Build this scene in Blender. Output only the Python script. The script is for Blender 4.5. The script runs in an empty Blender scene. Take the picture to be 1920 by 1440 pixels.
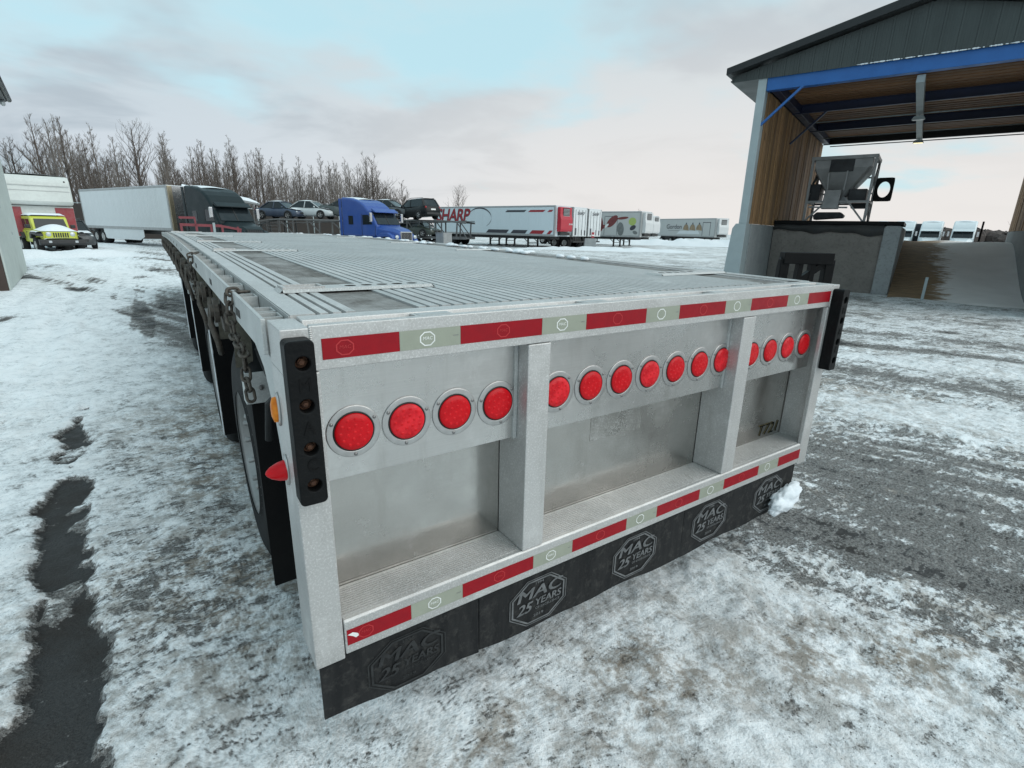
import bpy, bmesh, math, random
import numpy as np
from mathutils import Matrix, Vector

sc = bpy.context.scene
COL = sc.collection
R = math.radians
PI = math.pi
random.seed(7)

# ------------------------------------------------------------------ camera
cam_d = bpy.data.cameras.new("camera")
cam = bpy.data.objects.new("camera", cam_d)
COL.objects.link(cam)
cam_d.sensor_width = 36.0
cam_d.lens = 965.08 / 1920 * 36
cam_d.clip_start = 0.05
cam_d.clip_end = 4000
_r = Vector((0.830228, -0.557044, 0.020556))
_u = Vector((0.143812, 0.249676, 0.957591))
_f = Vector((0.538553, 0.792063, -0.287398))
cam.matrix_world = Matrix(((_r.x, _u.x, -_f.x, -0.2034), (_r.y, _u.y, -_f.y, -1.2277), (_r.z, _u.z, -_f.z, 1.6417), (0, 0, 0, 1)))
sc.camera = cam

# ------------------------------------------------------------------ sky, sun, exposure
SUN_AZ, SUN_EL = 150.0, 40.0          # degrees clockwise from +Y, above the horizon
GLOW_AZ = 72.0                        # where the low clouds are lit warm
world = bpy.data.worlds.new("World")
sc.world = world
world.use_nodes = True
wn, wl = world.node_tree.nodes, world.node_tree.links
wn.clear()
def W(t, **k):
    n = wn.new(t)
    for a, b in k.items():
        setattr(n, a, b)
    return n
def wmath(op, a, b=None, clamp=False):
    n = W("ShaderNodeMath", operation=op); n.use_clamp = clamp
    for i, v in enumerate((a, b)):
        if v is None: continue
        if isinstance(v, (int, float)): n.inputs[i].default_value = v
        else: wl.new(v, n.inputs[i])
    return n.outputs[0]
def wramp(fac, stops, interp="EASE"):
    n = W("ShaderNodeValToRGB"); n.color_ramp.interpolation = interp
    el = n.color_ramp.elements
    while len(el) < len(stops): el.new(0.5)
    for e, (p, c) in zip(el, stops):
        e.position = p; e.color = (c[0], c[1], c[2], 1)
    wl.new(fac, n.inputs[0])
    return n.outputs[0]
def wmix(fac, a, b):
    n = W("ShaderNodeMix", data_type="RGBA")
    if isinstance(fac, (int, float)): n.inputs[0].default_value = fac
    else: wl.new(fac, n.inputs[0])
    for i, v in ((6, a), (7, b)):
        if isinstance(v, tuple): n.inputs[i].default_value = (*v, 1)
        else: wl.new(v, n.inputs[i])
    return n.outputs[2]
tc = W("ShaderNodeTexCoord")
sep = W("ShaderNodeSeparateXYZ"); wl.new(tc.outputs["Generated"], sep.inputs[0])
zc = wmath("MAXIMUM", sep.outputs[2], 0.0)
den = wmath("ADD", zc, 0.16)
cmb = W("ShaderNodeCombineXYZ")
wl.new(wmath("DIVIDE", sep.outputs[0], den), cmb.inputs[0])
wl.new(wmath("DIVIDE", sep.outputs[1], den), cmb.inputs[1])
def wnoise(scale, detail, rough, off, dist=0.0):
    m = W("ShaderNodeMapping"); m.inputs["Location"].default_value = off
    wl.new(cmb.outputs[0], m.inputs[0])
    n = W("ShaderNodeTexNoise"); n.inputs["Scale"].default_value = scale
    n.inputs["Detail"].default_value = detail; n.inputs["Roughness"].default_value = rough
    n.inputs["Distortion"].default_value = dist
    wl.new(m.outputs[0], n.inputs[0])
    return n.outputs[0]
sky = W("ShaderNodeTexSky", sky_type="NISHITA"); sky.sun_disc = False
sky.sun_elevation = R(SUN_EL); sky.sun_rotation = R(SUN_AZ)
sky.air_density = 1.0; sky.dust_density = 1.5; sky.ozone_density = 1.2
# thin high air that veils the blue
veil = wmix(0.84, sky.outputs[0], (4.5, 6.7, 7.3))
c1 = wnoise(0.62, 5.0, 0.52, (0.3, 4.15, 0.0), 0.25)
c2 = wnoise(1.5, 4.0, 0.55, (3.1, 1.2, 0.0), 0.3)
cm = wmath("ADD", wmath("MULTIPLY", c1, 0.72), wmath("MULTIPLY", c2, 0.28))
low = wmath("MULTIPLY", wmath("SUBTRACT", 1.0, wmath("MULTIPLY", zc, 3.4), True), 0.25)
mask = wramp(wmath("ADD", cm, low), [(0.445, (0, 0, 0)), (0.60, (1, 1, 1))])
# warm side towards the hidden sun, cool side away from it
sx, sy = math.sin(R(GLOW_AZ)), math.cos(R(GLOW_AZ))
sd = wmath("ADD", wmath("MULTIPLY", sep.outputs[0], sx), wmath("MULTIPLY", sep.outputs[1], sy))
warm = wmath("MULTIPLY", wramp(sd, [(0.30, (0, 0, 0)), (1.0, (1, 1, 1))]), wramp(zc, [(0.0, (1, 1, 1)), (0.45, (0, 0, 0))]))
hi = wramp(zc, [(0.0, (5.5, 6.0, 6.4)), (0.10, (5.0, 5.55, 6.05)), (0.22, (4.65, 5.4, 5.85)), (0.45, (4.65, 5.55, 5.8)), (1.0, (4.65, 5.55, 5.8))], "LINEAR")
thick = wramp(wnoise(1.05, 5.0, 0.55, (7.7, 2.3, 0.0), 0.35), [(0.46, (0, 0, 0)), (0.64, (1, 1, 1))])
hi = wmix(wmath("MULTIPLY", thick, 0.85), hi, (3.55, 4.15, 4.65))
edge = wramp(wmath("ADD", cm, low), [(0.42, (1, 1, 1)), (0.54, (0, 0, 0))])
hi = wmix(wmath("MULTIPLY", edge, 0.55), hi, (7.3, 7.4, 7.4))
cloud = wmix(wmath("MULTIPLY", warm, 0.95), hi, (6.7, 6.42, 6.18))
skyc = wmix(mask, veil, cloud)
bg = W("ShaderNodeBackground"); bg.inputs[1].default_value = 0.104
wl.new(skyc, bg.inputs[0])
wo = W("ShaderNodeOutputWorld"); wl.new(bg.outputs[0], wo.inputs[0])

sun_d = bpy.data.lights.new("sun", "SUN")
sun_d.energy = 1.45; sun_d.angle = R(70); sun_d.color = (1.0, 0.95, 0.90)
sun = bpy.data.objects.new("sun", sun_d); COL.objects.link(sun)
sdir = Vector((math.sin(R(SUN_AZ)) * math.cos(R(SUN_EL)), math.cos(R(SUN_AZ)) * math.cos(R(SUN_EL)), math.sin(R(SUN_EL))))
sun.rotation_euler = sdir.to_track_quat("Z", "Y").to_euler()
sun.location = (40, 20, 30)

vs = sc.view_settings
vs.view_transform = "Standard"; vs.look = "None"; vs.exposure = 0.30; vs.gamma = 1.0; vs.use_curve_mapping = False
sc.render.engine = "CYCLES"
sc.cycles.use_denoising = True
sc.cycles.max_bounces = 8

# ------------------------------------------------------------------ helpers
class MB:
    """collects boxes, prisms, tubes and grids; build() links them as one mesh object"""
    def __init__(s): s.v = []; s.f = []; s.m = []; s.cur = 0
    def add(s, vs, fs):
        b = len(s.v); s.v.extend(tuple(p) for p in vs)
        for f in fs: s.f.append(tuple(b + i for i in f)); s.m.append(s.cur)
        return s
    def box(s, x0, x1, y0, y1, z0, z1):
        return s.add([(x0,y0,z0),(x1,y0,z0),(x1,y1,z0),(x0,y1,z0),(x0,y0,z1),(x1,y0,z1),(x1,y1,z1),(x0,y1,z1)],
                     [(0,3,2,1),(4,5,6,7),(0,1,5,4),(1,2,6,5),(2,3,7,6),(3,0,4,7)])
    def bar(s, a, b, w, h, up=(0,0,1)):
        """box beam from a to b, w across, h along up"""
        a = Vector(a); b = Vector(b); d = (b-a).normalized(); u = Vector(up)
        if abs(d.dot(u)) > 0.98: u = Vector((0,1,0)) if abs(d.y) < .9 else Vector((1,0,0))
        r = d.cross(u).normalized(); u = r.cross(d)
        q = []
        for p in (a, b):
            for i, j in ((-1,-1),(1,-1),(1,1),(-1,1)): q.append(p + r*(w/2*i) + u*(h/2*j))
        return s.add(q, [(0,1,2,3),(7,6,5,4),(0,4,5,1),(1,5,6,2),(2,6,7,3),(3,7,4,0)])
    def prism(s, pts, axis, a0, a1):
        """2D outline extruded along axis: x -> (y,z), y -> (x,z), z -> (x,y)"""
        def mk(p, a): return {"x": (a,p[0],p[1]), "y": (p[0],a,p[1]), "z": (p[0],p[1],a)}[axis]
        n = len(pts); v = [mk(p,a0) for p in pts] + [mk(p,a1) for p in pts]
        fs = [tuple(range(n))[::-1], tuple(range(n, 2*n))] + [(i,(i+1)%n,n+(i+1)%n,n+i) for i in range(n)]
        return s.add(v, fs)
    def tube(s, path, rad, n=6, caps=True):
        path = [Vector(p) for p in path]; k = len(path)
        if not hasattr(rad, "__len__"): rad = [rad]*k
        v = []; ref = None
        for i, p in enumerate(path):
            d = (path[min(i+1,k-1)] - path[max(i-1,0)])
            d = d.normalized() if d.length > 1e-9 else Vector((0,0,1))
            if ref is None: ref = Vector((0,0,1)) if abs(d.z) < .9 else Vector((1,0,0))
            r = d.cross(ref)
            if r.length < 1e-4: ref = Vector((0.3,1,0.2)); r = d.cross(ref)
            r.normalize(); u = r.cross(d); ref = u
            for j in range(n):
                t = 2*PI*j/n; v.append(p + (r*math.cos(t) + u*math.sin(t))*rad[i])
        fs = [(i*n+j, i*n+(j+1)%n, (i+1)*n+(j+1)%n, (i+1)*n+j) for i in range(k-1) for j in range(n)]
        if caps: fs += [tuple(range(n))[::-1], tuple(range((k-1)*n, k*n))]
        return s.add(v, fs)
    def lathe(s, prof, c, axis="y", n=32, caps=False):
        """prof: (radius, offset along axis)"""
        v = []; k = len(prof)
        for r, a in prof:
            for j in range(n):
                t = 2*PI*j/n; x, y = r*math.cos(t), r*math.sin(t)
                v.append({"y": (c[0]+x,c[1]+a,c[2]+y), "x": (c[0]+a,c[1]+x,c[2]+y), "z": (c[0]+x,c[1]+y,c[2]+a)}[axis])
        fs = [(i*n+j, i*n+(j+1)%n, (i+1)*n+(j+1)%n, (i+1)*n+j) for i in range(k-1) for j in range(n)]
        if caps: fs += [tuple(range(n))[::-1], tuple(range((k-1)*n, k*n))]
        return s.add(v, fs)
    def ball(s, c, r, n=8, m=6, sq=(1,1,1)):
        v = []; fs = []
        for i in range(m+1):
            a = PI*i/m
            for j in range(n):
                t = 2*PI*j/n
                v.append((c[0]+r*sq[0]*math.sin(a)*math.cos(t), c[1]+r*sq[1]*math.sin(a)*math.sin(t), c[2]+r*sq[2]*math.cos(a)))
        for i in range(m):
            for j in range(n): fs.append((i*n+j,(i+1)*n+j,(i+1)*n+(j+1)%n,i*n+(j+1)%n))
        return s.add(v, fs)
    def grid(s, fn, nu, nv):
        v = [fn(i/nu, j/nv) for i in range(nu+1) for j in range(nv+1)]
        fs = [(i*(nv+1)+j,(i+1)*(nv+1)+j,(i+1)*(nv+1)+j+1,i*(nv+1)+j+1) for i in range(nu) for j in range(nv)]
        return s.add(v, fs)
    def sections(s, secs, caps=True):
        """loft through closed sections with the same number of points"""
        n = len(secs[0]); v = [p for q in secs for p in q]
        fs = [(i*n+j,i*n+(j+1)%n,(i+1)*n+(j+1)%n,(i+1)*n+j) for i in range(len(secs)-1) for j in range(n)]
        if caps: fs += [tuple(range(n))[::-1], tuple(range((len(secs)-1)*n, len(secs)*n))]
        return s.add(v, fs)
    def warp(s, fn): s.v = [fn(p) for p in s.v]; return s
    def mesh(s, name, mats, smooth=False):
        me = bpy.data.meshes.new(name); me.from_pydata(s.v, [], s.f)
        if not isinstance(mats, (list, tuple)): mats = [mats]
        for m in mats: me.materials.append(m)
        if len(mats) > 1: me.polygons.foreach_set("material_index", s.m)
        bm = bmesh.new(); bm.from_mesh(me); bmesh.ops.recalc_face_normals(bm, faces=bm.faces); bm.to_mesh(me); bm.free()
        if smooth: me.polygons.foreach_set("use_smooth", [True]*len(me.polygons))
        me.update()
        return me
    def build(s, name, mats, parent=None, smooth=False, bevel=0, seg=2, loc=None):
        o = bpy.data.objects.new(name, s.mesh(name, mats, smooth)); COL.objects.link(o)
        if parent is not None: o.parent = parent
        if loc is not None: o.location = loc
        if bevel:
            b = o.modifiers.new("bevel", "BEVEL"); b.width = bevel; b.segments = seg; b.limit_method = "ANGLE"; b.angle_limit = R(40)
            b.harden_normals = False
        if smooth == "auto": 
            for p in o.data.polygons: p.use_smooth = True
        return o
def tag(o, label=None, cat=None, group=None, kind=None):
    if label: o["label"] = label
    if cat: o["category"] = cat
    if group: o["group"] = group
    if kind: o["kind"] = kind
    return o
def thing(name, label, cat, loc=(0,0,0), rz=0.0, group=None):
    o = bpy.data.objects.new(name, None); COL.objects.link(o); o.empty_display_size = 0.2
    o.location = loc; o.rotation_euler = (0,0,rz)
    return tag(o, label, cat, group)
def dup(o, parent=None, loc=None, rz=None, label=None, scale=None):
    c = o.copy(); COL.objects.link(c); c.parent = parent
    if loc is not None: c.location = loc
    if rz is not None: c.rotation_euler = (0,0,rz)
    if scale is not None: c.scale = scale
    if label: c["label"] = label
    for ch in list(o.children):
        dup(ch, c)
    return c
def text(name, body, size, m, parent, loc, rot, shear=0.0, ext=0.0004, align="CENTER", sx=1.0, space=1.0, offset=0.0):
    cu = bpy.data.curves.new(name, "FONT"); cu.body = body; cu.size = size; cu.shear = shear; cu.extrude = ext
    cu.align_x = align; cu.align_y = "CENTER"; cu.space_character = space; cu.offset = offset; cu.resolution_u = 3
    cu.materials.append(m)
    tmp = bpy.data.objects.new(name, cu); me = bpy.data.meshes.new_from_object(tmp); bpy.data.objects.remove(tmp)
    if not me.materials: me.materials.append(m)
    o = bpy.data.objects.new(name, me); COL.objects.link(o); o.location = loc; o.rotation_euler = rot; o.scale = (sx,1,1)
    if parent is not None: o.parent = parent
    return o
def ring2(mb, pts_out, pts_in, fn):
    """flat closed band between two outlines; fn maps (a,b) to 3D"""
    n = len(pts_out); v = [fn(*p) for p in pts_out] + [fn(*p) for p in pts_in]
    return mb.add(v, [(i,(i+1)%n,n+(i+1)%n,n+i) for i in range(n)])
def vnoise(x, y, seed=0):
    """smooth value noise on numpy arrays"""
    rs = np.random.RandomState(seed); T = rs.rand(256, 256)
    xi = np.floor(x).astype(int); yi = np.floor(y).astype(int); fx = x-xi; fy = y-yi
    fx = fx*fx*(3-2*fx); fy = fy*fy*(3-2*fy)
    a = T[xi%256, yi%256]; b = T[(xi+1)%256, yi%256]; c = T[xi%256, (yi+1)%256]; d = T[(xi+1)%256, (yi+1)%256]
    return (a*(1-fx)+b*fx)*(1-fy) + (c*(1-fx)+d*fx)*fy
def fbm(x, y, seed=0, oct=4, g=0.5):
    s = 0; a = 1; t = 0
    for i in range(oct):
        s = s + a*vnoise(x*2**i+17.3*i, y*2**i-9.1*i, seed+i); t += a; a *= g
    return s/t

# ------------------------------------------------------------------ materials
class NT:
    def __init__(s, name):
        s.m = bpy.data.materials.new(name); s.m.use_nodes = True
        s.n, s.l = s.m.node_tree.nodes, s.m.node_tree.links
        s.b = s.n["Principled BSDF"]; s.tc = s.n.new("ShaderNodeTexCoord")
    def inp(s, name, v):
        i = s.b.inputs[name]
        if isinstance(v, (int, float)): i.default_value = v
        elif isinstance(v, tuple): i.default_value = (*v, 1) if len(v) == 3 else v
        else: s.l.new(v, i)
    def coord(s, sc=(1,1,1), kind="Object", rot=(0,0,0), loc=(0,0,0)):
        m = s.n.new("ShaderNodeMapping"); m.inputs["Scale"].default_value = sc; m.inputs["Rotation"].default_value = rot; m.inputs["Location"].default_value = loc
        s.l.new(s.tc.outputs[kind], m.inputs[0]); return m.outputs[0]
    def noise(s, scale, detail=4, rough=.55, vec=None, dist=0):
        n = s.n.new("ShaderNodeTexNoise"); n.inputs["Scale"].default_value = scale; n.inputs["Detail"].default_value = detail
        n.inputs["Roughness"].default_value = rough; n.inputs["Distortion"].default_value = dist
        s.l.new(vec if vec is not None else s.tc.outputs["Object"], n.inputs[0]); return n.outputs[0]
    def voro(s, scale, vec=None, feat="F1", out=0):
        n = s.n.new("ShaderNodeTexVoronoi"); n.feature = feat; n.inputs["Scale"].default_value = scale
        s.l.new(vec if vec is not None else s.tc.outputs["Object"], n.inputs[0]); return n.outputs[out]
    def ramp(s, fac, stops, interp="LINEAR"):
        n = s.n.new("ShaderNodeValToRGB"); n.color_ramp.interpolation = interp; el = n.color_ramp.elements
        while len(el) < len(stops): el.new(.5)
        for e, (p, c) in zip(el, stops):
            e.position = p; c = (c,c,c) if isinstance(c, (int,float)) else c; e.color = (*c, 1)
        s.l.new(fac, n.inputs[0]); return n.outputs[0]
    def mix(s, fac, a, b, mode="MIX"):
        n = s.n.new("ShaderNodeMix"); n.data_type = "RGBA"; n.blend_type = mode
        for i, v in ((0, fac), (6, a), (7, b)):
            if isinstance(v, (int, float)): n.inputs[i].default_value = v if i == 0 else (v,v,v,1)
            elif isinstance(v, tuple): n.inputs[i].default_value = (*v, 1)
            else: s.l.new(v, n.inputs[i])
        return n.outputs[2]
    def math(s, op, a, b=0.0, clamp=False):
        n = s.n.new("ShaderNodeMath"); n.operation = op; n.use_clamp = clamp
        for i, v in enumerate((a, b)):
            if isinstance(v, (int, float)): n.inputs[i].default_value = v
            else: s.l.new(v, n.inputs[i])
        return n.outputs[0]
    def bump(s, h, strength=.3, dist=.01, prev=None):
        n = s.n.new("ShaderNodeBump"); n.inputs["Strength"].default_value = strength; n.inputs["Distance"].default_value = dist
        s.l.new(h, n.inputs["Height"])
        if prev is not None: s.l.new(prev, n.inputs["Normal"])
        s.l.new(n.outputs[0], s.b.inputs["Normal"]); return n.outputs[0]
def simple(name, c1, c2=None, scale=3.0, rough=.6, metal=0.0, bump=0.0, bscale=None, spec=.5, coat=0.0, stretch=(1,1,1), detail=5):
    """two close tones broken up by noise, roughness that varies with them, optional relief"""
    t = NT(name); c2 = c2 or tuple(x*.78 for x in c1)
    v = t.coord(stretch)
    n = t.noise(scale, detail, .6, v)
    t.inp("Base Color", t.mix(t.ramp(n, [(.3, 0.0), (.7, 1.0)]), c1, c2))
    t.inp("Roughness", t.ramp(n, [(.2, max(0.02, rough-.08)), (.8, min(1, rough+.1))]))
    t.inp("Metallic", metal); t.inp("Specular IOR Level", spec)
    if coat: t.inp("Coat Weight", coat); t.inp("Coat Roughness", .08)
    if bump: t.bump(t.noise(bscale or scale*6, 4, .6, v), bump, .01)
    return t.m
M = {}
def aluminium(name, tone, rough, metal, speck, streak, stretch=(1,1,1)):
    """mill or brushed aluminium with scratches, road film and dried salt speckle"""
    t = NT(name)
    film = t.noise(2.2, 6, .65, t.coord((1,1,1)))
    br = t.noise(3.0, 4, .6, t.coord(stretch)); sm = t.noise(1.1, 3, .5, t.coord((1,1,1), loc=(3,7,2)))
    base = t.mix(t.ramp(film, [(.35, 0.0), (.7, 1.0)]), tuple(min(1, x*1.06) for x in tone), tuple(x*.84 for x in tone))
    base = t.mix(t.math("MULTIPLY", t.ramp(br, [(.4, 0.0), (.75, 1.0)]), streak), base, tuple(min(1, x*1.16) for x in tone))
    base = t.mix(t.math("MULTIPLY", t.ramp(sm, [(.42, 0.0), (.66, 1.0)]), .35), base, tuple(min(1, x*1.25) for x in tone))
    sp = t.noise(175, 3, .8)
    sp2 = t.math("MULTIPLY", t.ramp(sp, [(.50, 0.0), (.66, 1.0)]), speck*.95)
    dk = t.math("MULTIPLY", t.ramp(t.noise(260, 2, .7), [(.58, 0.0), (.70, 1.0)]), speck*.5)
    base = t.mix(dk, base, tuple(x*.52 for x in tone))
    base = t.mix(sp2, base, (.74, .74, .73))
    stn = t.noise(3.0, 6, .68, t.coord((5,5,.9), loc=(1,5,9))); blot = t.noise(4.5, 6, .7, t.coord((1,1,1), loc=(8,2,4)))
    base = t.mix(t.math("MULTIPLY", t.ramp(stn, [(.54, 0.0), (.72, 1.0)]), .30), base, tuple(x*.58 for x in (tone[0], tone[1]*.97, tone[2]*.92)))
    base = t.mix(t.math("MULTIPLY", t.ramp(blot, [(.56, 0.0), (.70, 1.0)]), .35), base, (.82,.82,.81))
    t.inp("Base Color", base)
    t.inp("Metallic", t.math("SUBTRACT", metal, t.math("MULTIPLY", sp2, metal*.7)))
    t.inp("Roughness", t.math("ADD", t.ramp(t.math("ADD", t.math("MULTIPLY", blot, .5), t.math("MULTIPLY", film, .5)), [(.36, rough-.12), (.64, rough+.18)]), t.math("MULTIPLY", sp2, .25)))
    t.bump(t.math("ADD", t.math("MULTIPLY", sm, 3.0), t.math("MULTIPLY", sp, .5*speck+.03)), .12, .004)
    return t.m
M["alu"] = aluminium("aluminium_speckled", (.48,.475,.465), .44, .58, .70, .35)
M["alu_clean"] = aluminium("aluminium_sheet", (.56,.55,.535), .25, .92, .04, .35, (1.0,1,140))
M["alu_back"] = aluminium("aluminium_back_sheet", (.48,.465,.44), .20, .95, .05, .30, (1.0,1,110))
M["alu_deck"] = aluminium("aluminium_deck", (.45,.455,.45), .52, .45, .48, .5, (30,.8,1))
M["alu_rail"] = aluminium("aluminium_rail", (.43,.445,.44), .48, .5, .34, .4, (20,.6,20))
M["steel_flange"] = simple("stainless_flange", (.50,.495,.485), (.40,.395,.39), 30, .34, .85)
M["screw"] = simple("screw_steel", (.35,.34,.33), (.2,.2,.2), 60, .35, .9)
M["black_rubber"] = simple("black_rubber", (.014,.015,.016), (.026,.027,.027), 9, .6, 0, .25, 60, spec=.25)
M["pad_rubber"] = simple("pad_rubber", (.004,.0045,.005), (.009,.0095,.010), 14, .50, 0, .3, 70, spec=.12)
M["gasket"] = simple("gasket_rubber", (.008,.008,.008), None, 40, .5)
M["rust"] = simple("rusty_bolt", (.16,.075,.04), (.07,.035,.025), 80, .8, .3, .4)
M["rust_chain"] = simple("weathered_chain", (.14,.12,.10), (.06,.055,.05), 50, .6, .6, .3)
M["tyre"] = simple("tyre_rubber", (.011,.012,.013), (.022,.022,.022), 7, .75, 0, .2, 50, spec=.2)
M["rim"] = simple("wheel_aluminium", (.55,.55,.54), (.42,.42,.41), 8, .35, .8)
M["dark_steel"] = simple("dark_chassis_steel", (.028,.029,.031), (.05,.048,.045), 5, .6, .3, .2)
M["flap"] = simple("mud_flap_rubber", (.005,.005,.006), (.010,.010,.010), 6, .7, 0, .15, 40, spec=.12)
M["black_paint"] = simple("black_paint", (.004,.004,.0045), (.008,.008,.008), 8, .45, 0, spec=.12)
def rubber_skirt():
    t = NT("skirt_rubber")
    n = t.noise(4, 6, .7, t.coord((6,1,.8)))
    n2 = t.noise(30, 4, .7)
    c = t.mix(t.ramp(n, [(.4, 0.0), (.72, 1.0)]), (.009,.0095,.0105), (.028,.028,.028))
    c = t.mix(t.math("MULTIPLY", t.ramp(n2, [(.52, 0.0), (.72, 1.0)]), .6), c, (.062,.060,.056))
    t.inp("Base Color", c); t.inp("Specular IOR Level", .22); t.inp("Roughness", t.ramp(n, [(.3, .55), (.7, .8)])); t.bump(n2, .25, .006); return t.m
M["skirt"] = rubber_skirt()
M["skirt_mark"] = simple("skirt_print", (.185,.19,.195), (.085,.09,.092), 22, .6, spec=.2)
M["skirt_mark_faded"] = simple("skirt_print_faded", (.040,.042,.043), (.018,.019,.020), 16, .65, spec=.2)
M["tape_red"] = simple("red_reflective_tape", (.30,.003,.010), (.24,.003,.010), 25, .4, 0, .06, 200, spec=.25)
M["tape_white"] = simple("silver_reflective_tape", (.33,.35,.285), (.28,.30,.245), 12, .38, .1, .1, 200, spec=.3)
M["tape_mark_w"] = simple("tape_emblem_white", (.85,.86,.84), None, 20, .4)
M["tape_mark_r"] = simple("tape_emblem_red", (.46,.02,.025), (.40,.015,.02), 20, .4)
def lens(name, a, b):
    t = NT(name)
    v = t.voro(95, None, "F1", 0); n = t.noise(26, 3, .6)
    t.inp("Base Color", t.mix(t.ramp(n, [(.38, 0.0), (.62, 1.0)]), a, b))
    t.inp("Roughness", .28); t.inp("Specular IOR Level", .25)
    t.bump(v, .06, .001)
    return t.m
M["lens_red"] = lens("red_lens", (.50,.0015,.007), (.57,.003,.009))
M["lens_red_dark"] = lens("red_lens_shade", (.58,.003,.009), (.64,.006,.012))  # slightly brighter red for the LED cells
M["lens_amber"] = lens("amber_lens", (.55,.14,.01), (.75,.24,.02))
def wood_strip():
    t = NT("grey_wood")
    g = t.noise(8, 7, .7, t.coord((14,1.2,1)), .6)
    c = t.mix(t.ramp(g, [(.35, 0.0), (.7, 1.0)]), (.070,.064,.057), (.17,.163,.15))
    f = t.noise(3.5, 5, .7)
    c = t.mix(t.ramp(f, [(.40, 0.0), (.68, .8)]), c, (.40,.405,.40))
    t.inp("Base Color", c); t.inp("Roughness", .85); t.bump(g, .5, .01); return t.m
M["wood_strip"] = wood_strip()
M["groove"] = simple("groove_grime", (.035,.034,.032), (.06,.058,.055), 20, .9)  # dark tone for groove floors, holes, slots and joints
M["snow"] = simple("snow_clean", (.80,.84,.87), (.72,.77,.81), 6, .75, 0, .5, 30)
M["snow_pack"] = simple("snow_packed", (.78,.81,.83), (.66,.69,.71), 14, .7, 0, .7, 40)
# ------------------------------------------------------------------ the yard: one sheet of snow, ice and bare asphalt
DX, DY = math.sin(R(71)), math.cos(R(71))        # into the shed
FX, FY = DY, -DX                                 # along the shed's front, towards the viewer's right
def graded(lo, hi, step, far_lo, far_hi, g_lo, g_hi):
    a = list(np.arange(lo, hi + 1e-6, step)); s = step
    while a[-1] < far_hi: s *= g_hi; a.append(a[-1] + s)
    s = step; b = []; x = lo
    while x > far_lo: s *= g_lo; x -= s; b.append(x)
    return np.array(b[::-1] + a)
gx = graded(-1.5, 4.2, 0.024, -900, 1500, 1.045, 1.032)
gy = graded(-1.0, 4.4, 0.024, -300, 1500, 1.06, 1.03)
X, Y = np.meshgrid(gx, gy, indexing="ij")
def sstep(a, b, v):
    t = np.clip((v-a)/(b-a), 0, 1); return t*t*(3-2*t)
S = X*DX + Y*DY; Tt = X*FX + Y*FY                # across / along the wheel tracks on the right
wob = (fbm(Tt*.22, S*.22, 5, 3)-.5)*1.1
S2 = S + wob
def band(v, c, w, soft): return 1 - sstep(w-soft, w+soft, np.abs(v-c))
# 1 = snow, 0 = bare asphalt, in between = thin crust broken by the fine noise of the material
cover = 0.82 + (fbm(X*.5, Y*.5, 11, 4)-.5)*.40
right = sstep(1.5, 2.7, S)
cover -= right*0.19*band(S2, 3.2, 1.6, .8)
cover -= right*0.17*band(S2, 6.9, .55, .45)
cover -= right*0.40*band(S2, 8.95, .16, .14)
cover -= right*0.22*band(S2, 10.6, .3, .4)
cover += right*0.14*band(S2, 5.6, .7, .5)
cover += right*.46*(fbm(Tt*.30, S*4.5, 101, 3)-.5) + right*.36*(fbm(Tt*.4, S*14, 111, 2)-.5)
cover -= .13*sstep(.52,.64,fbm(X*4.5, Y*.22, 121, 2))*(1-sstep(-.4,.1,X))*sstep(3.5,6,Y)*sstep(-4.5,-3.0,X)*(1-sstep(22,30,Y))
cover -= 0.15*right
for (cx, cy, rx, ry, d) in [(11.6, 2.05, .35, .12, .55), (12.6, .6, .5, .12, .5), (9.9, 3.4, .5, .1, .3), (3.3, -.35, .5, .35, .12), (4.6, -1.0, .6, .4, .12)]:
    a = (X-cx)*FX + (Y-cy)*FY; b = (X-cx)*DX + (Y-cy)*DY
    cover -= d*np.exp(-((a/rx)**2 + (b/ry)**2))
# bare wheel track on the left
def edge_path(pts, soft):
    pts = np.array(pts); w = np.interp(Y, pts[:,0], pts[:,2], left=0, right=0); c = np.interp(Y, pts[:,0], pts[:,1])
    jag = (fbm(X*7, Y*7, 21, 4)-.5)*.16
    return 1 - sstep(-soft, soft, np.abs(X-c+(fbm(Y*1.6, X*0+3, 8, 3)-.5)*.10) - w + jag)
tr = edge_path([(-3.0,-.60,.16),(.2,-.66,.17),(.6,-.69,.15),(1.1,-.73,.13),(1.6,-.77,.085),(2.1,-.84,.10),(2.7,-.88,.105),(2.86,-.89,.07),(3.0,-.89,.0),(3.20,-.90,.0),(3.35,-.92,.09),(3.7,-.92,.10),(4.1,-.95,.07),(4.35,-.96,.0)], .022)
flk = sstep(.60, .66, fbm(X*5, Y*4, 91, 4))*.55
cover = np.where(Y < 4.6, cover*(1-tr) + tr*(.06+flk), cover)
for (cx, cy, rx, ry, d) in [(-2.55,10.9,.30,.65,.85), (-2.0,15.65,.26,.35,.8), (-.65,18.4,.2,.4,.45), (.3,21.5,.9,.35,.3), (-1.3,8.6,.25,.35,.22), (-3.6,19.5,.35,.45,.7), (-.50,1.45,.10,.16,.16), (-.42,.85,.14,.2,.14), (-1.25,.7,.2,.5,.22), (-1.2,1.5,.14,.4,.16), (-.2,.35,.16,.18,.10)]:
    cover -= d*np.exp(-(((X-cx)/rx)**2 + ((Y-cy)/ry)**2))
lane = band(X, .02-.42, .5, .35)*sstep(.6, 1.6, Y)*(1-sstep(9, 14, Y))
cover -= .10*lane
left = (1-sstep(-1.3, -.8, X))*sstep(3.2, 5, Y)
cover += .16*left
dirt_tone = 0.52 + (fbm(X*.8, Y*.8, 31, 4)-.5)*1.1 - .38*sstep(4, 12, np.hypot(X+.2, Y+1.2))*(X < 1.5)
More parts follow.
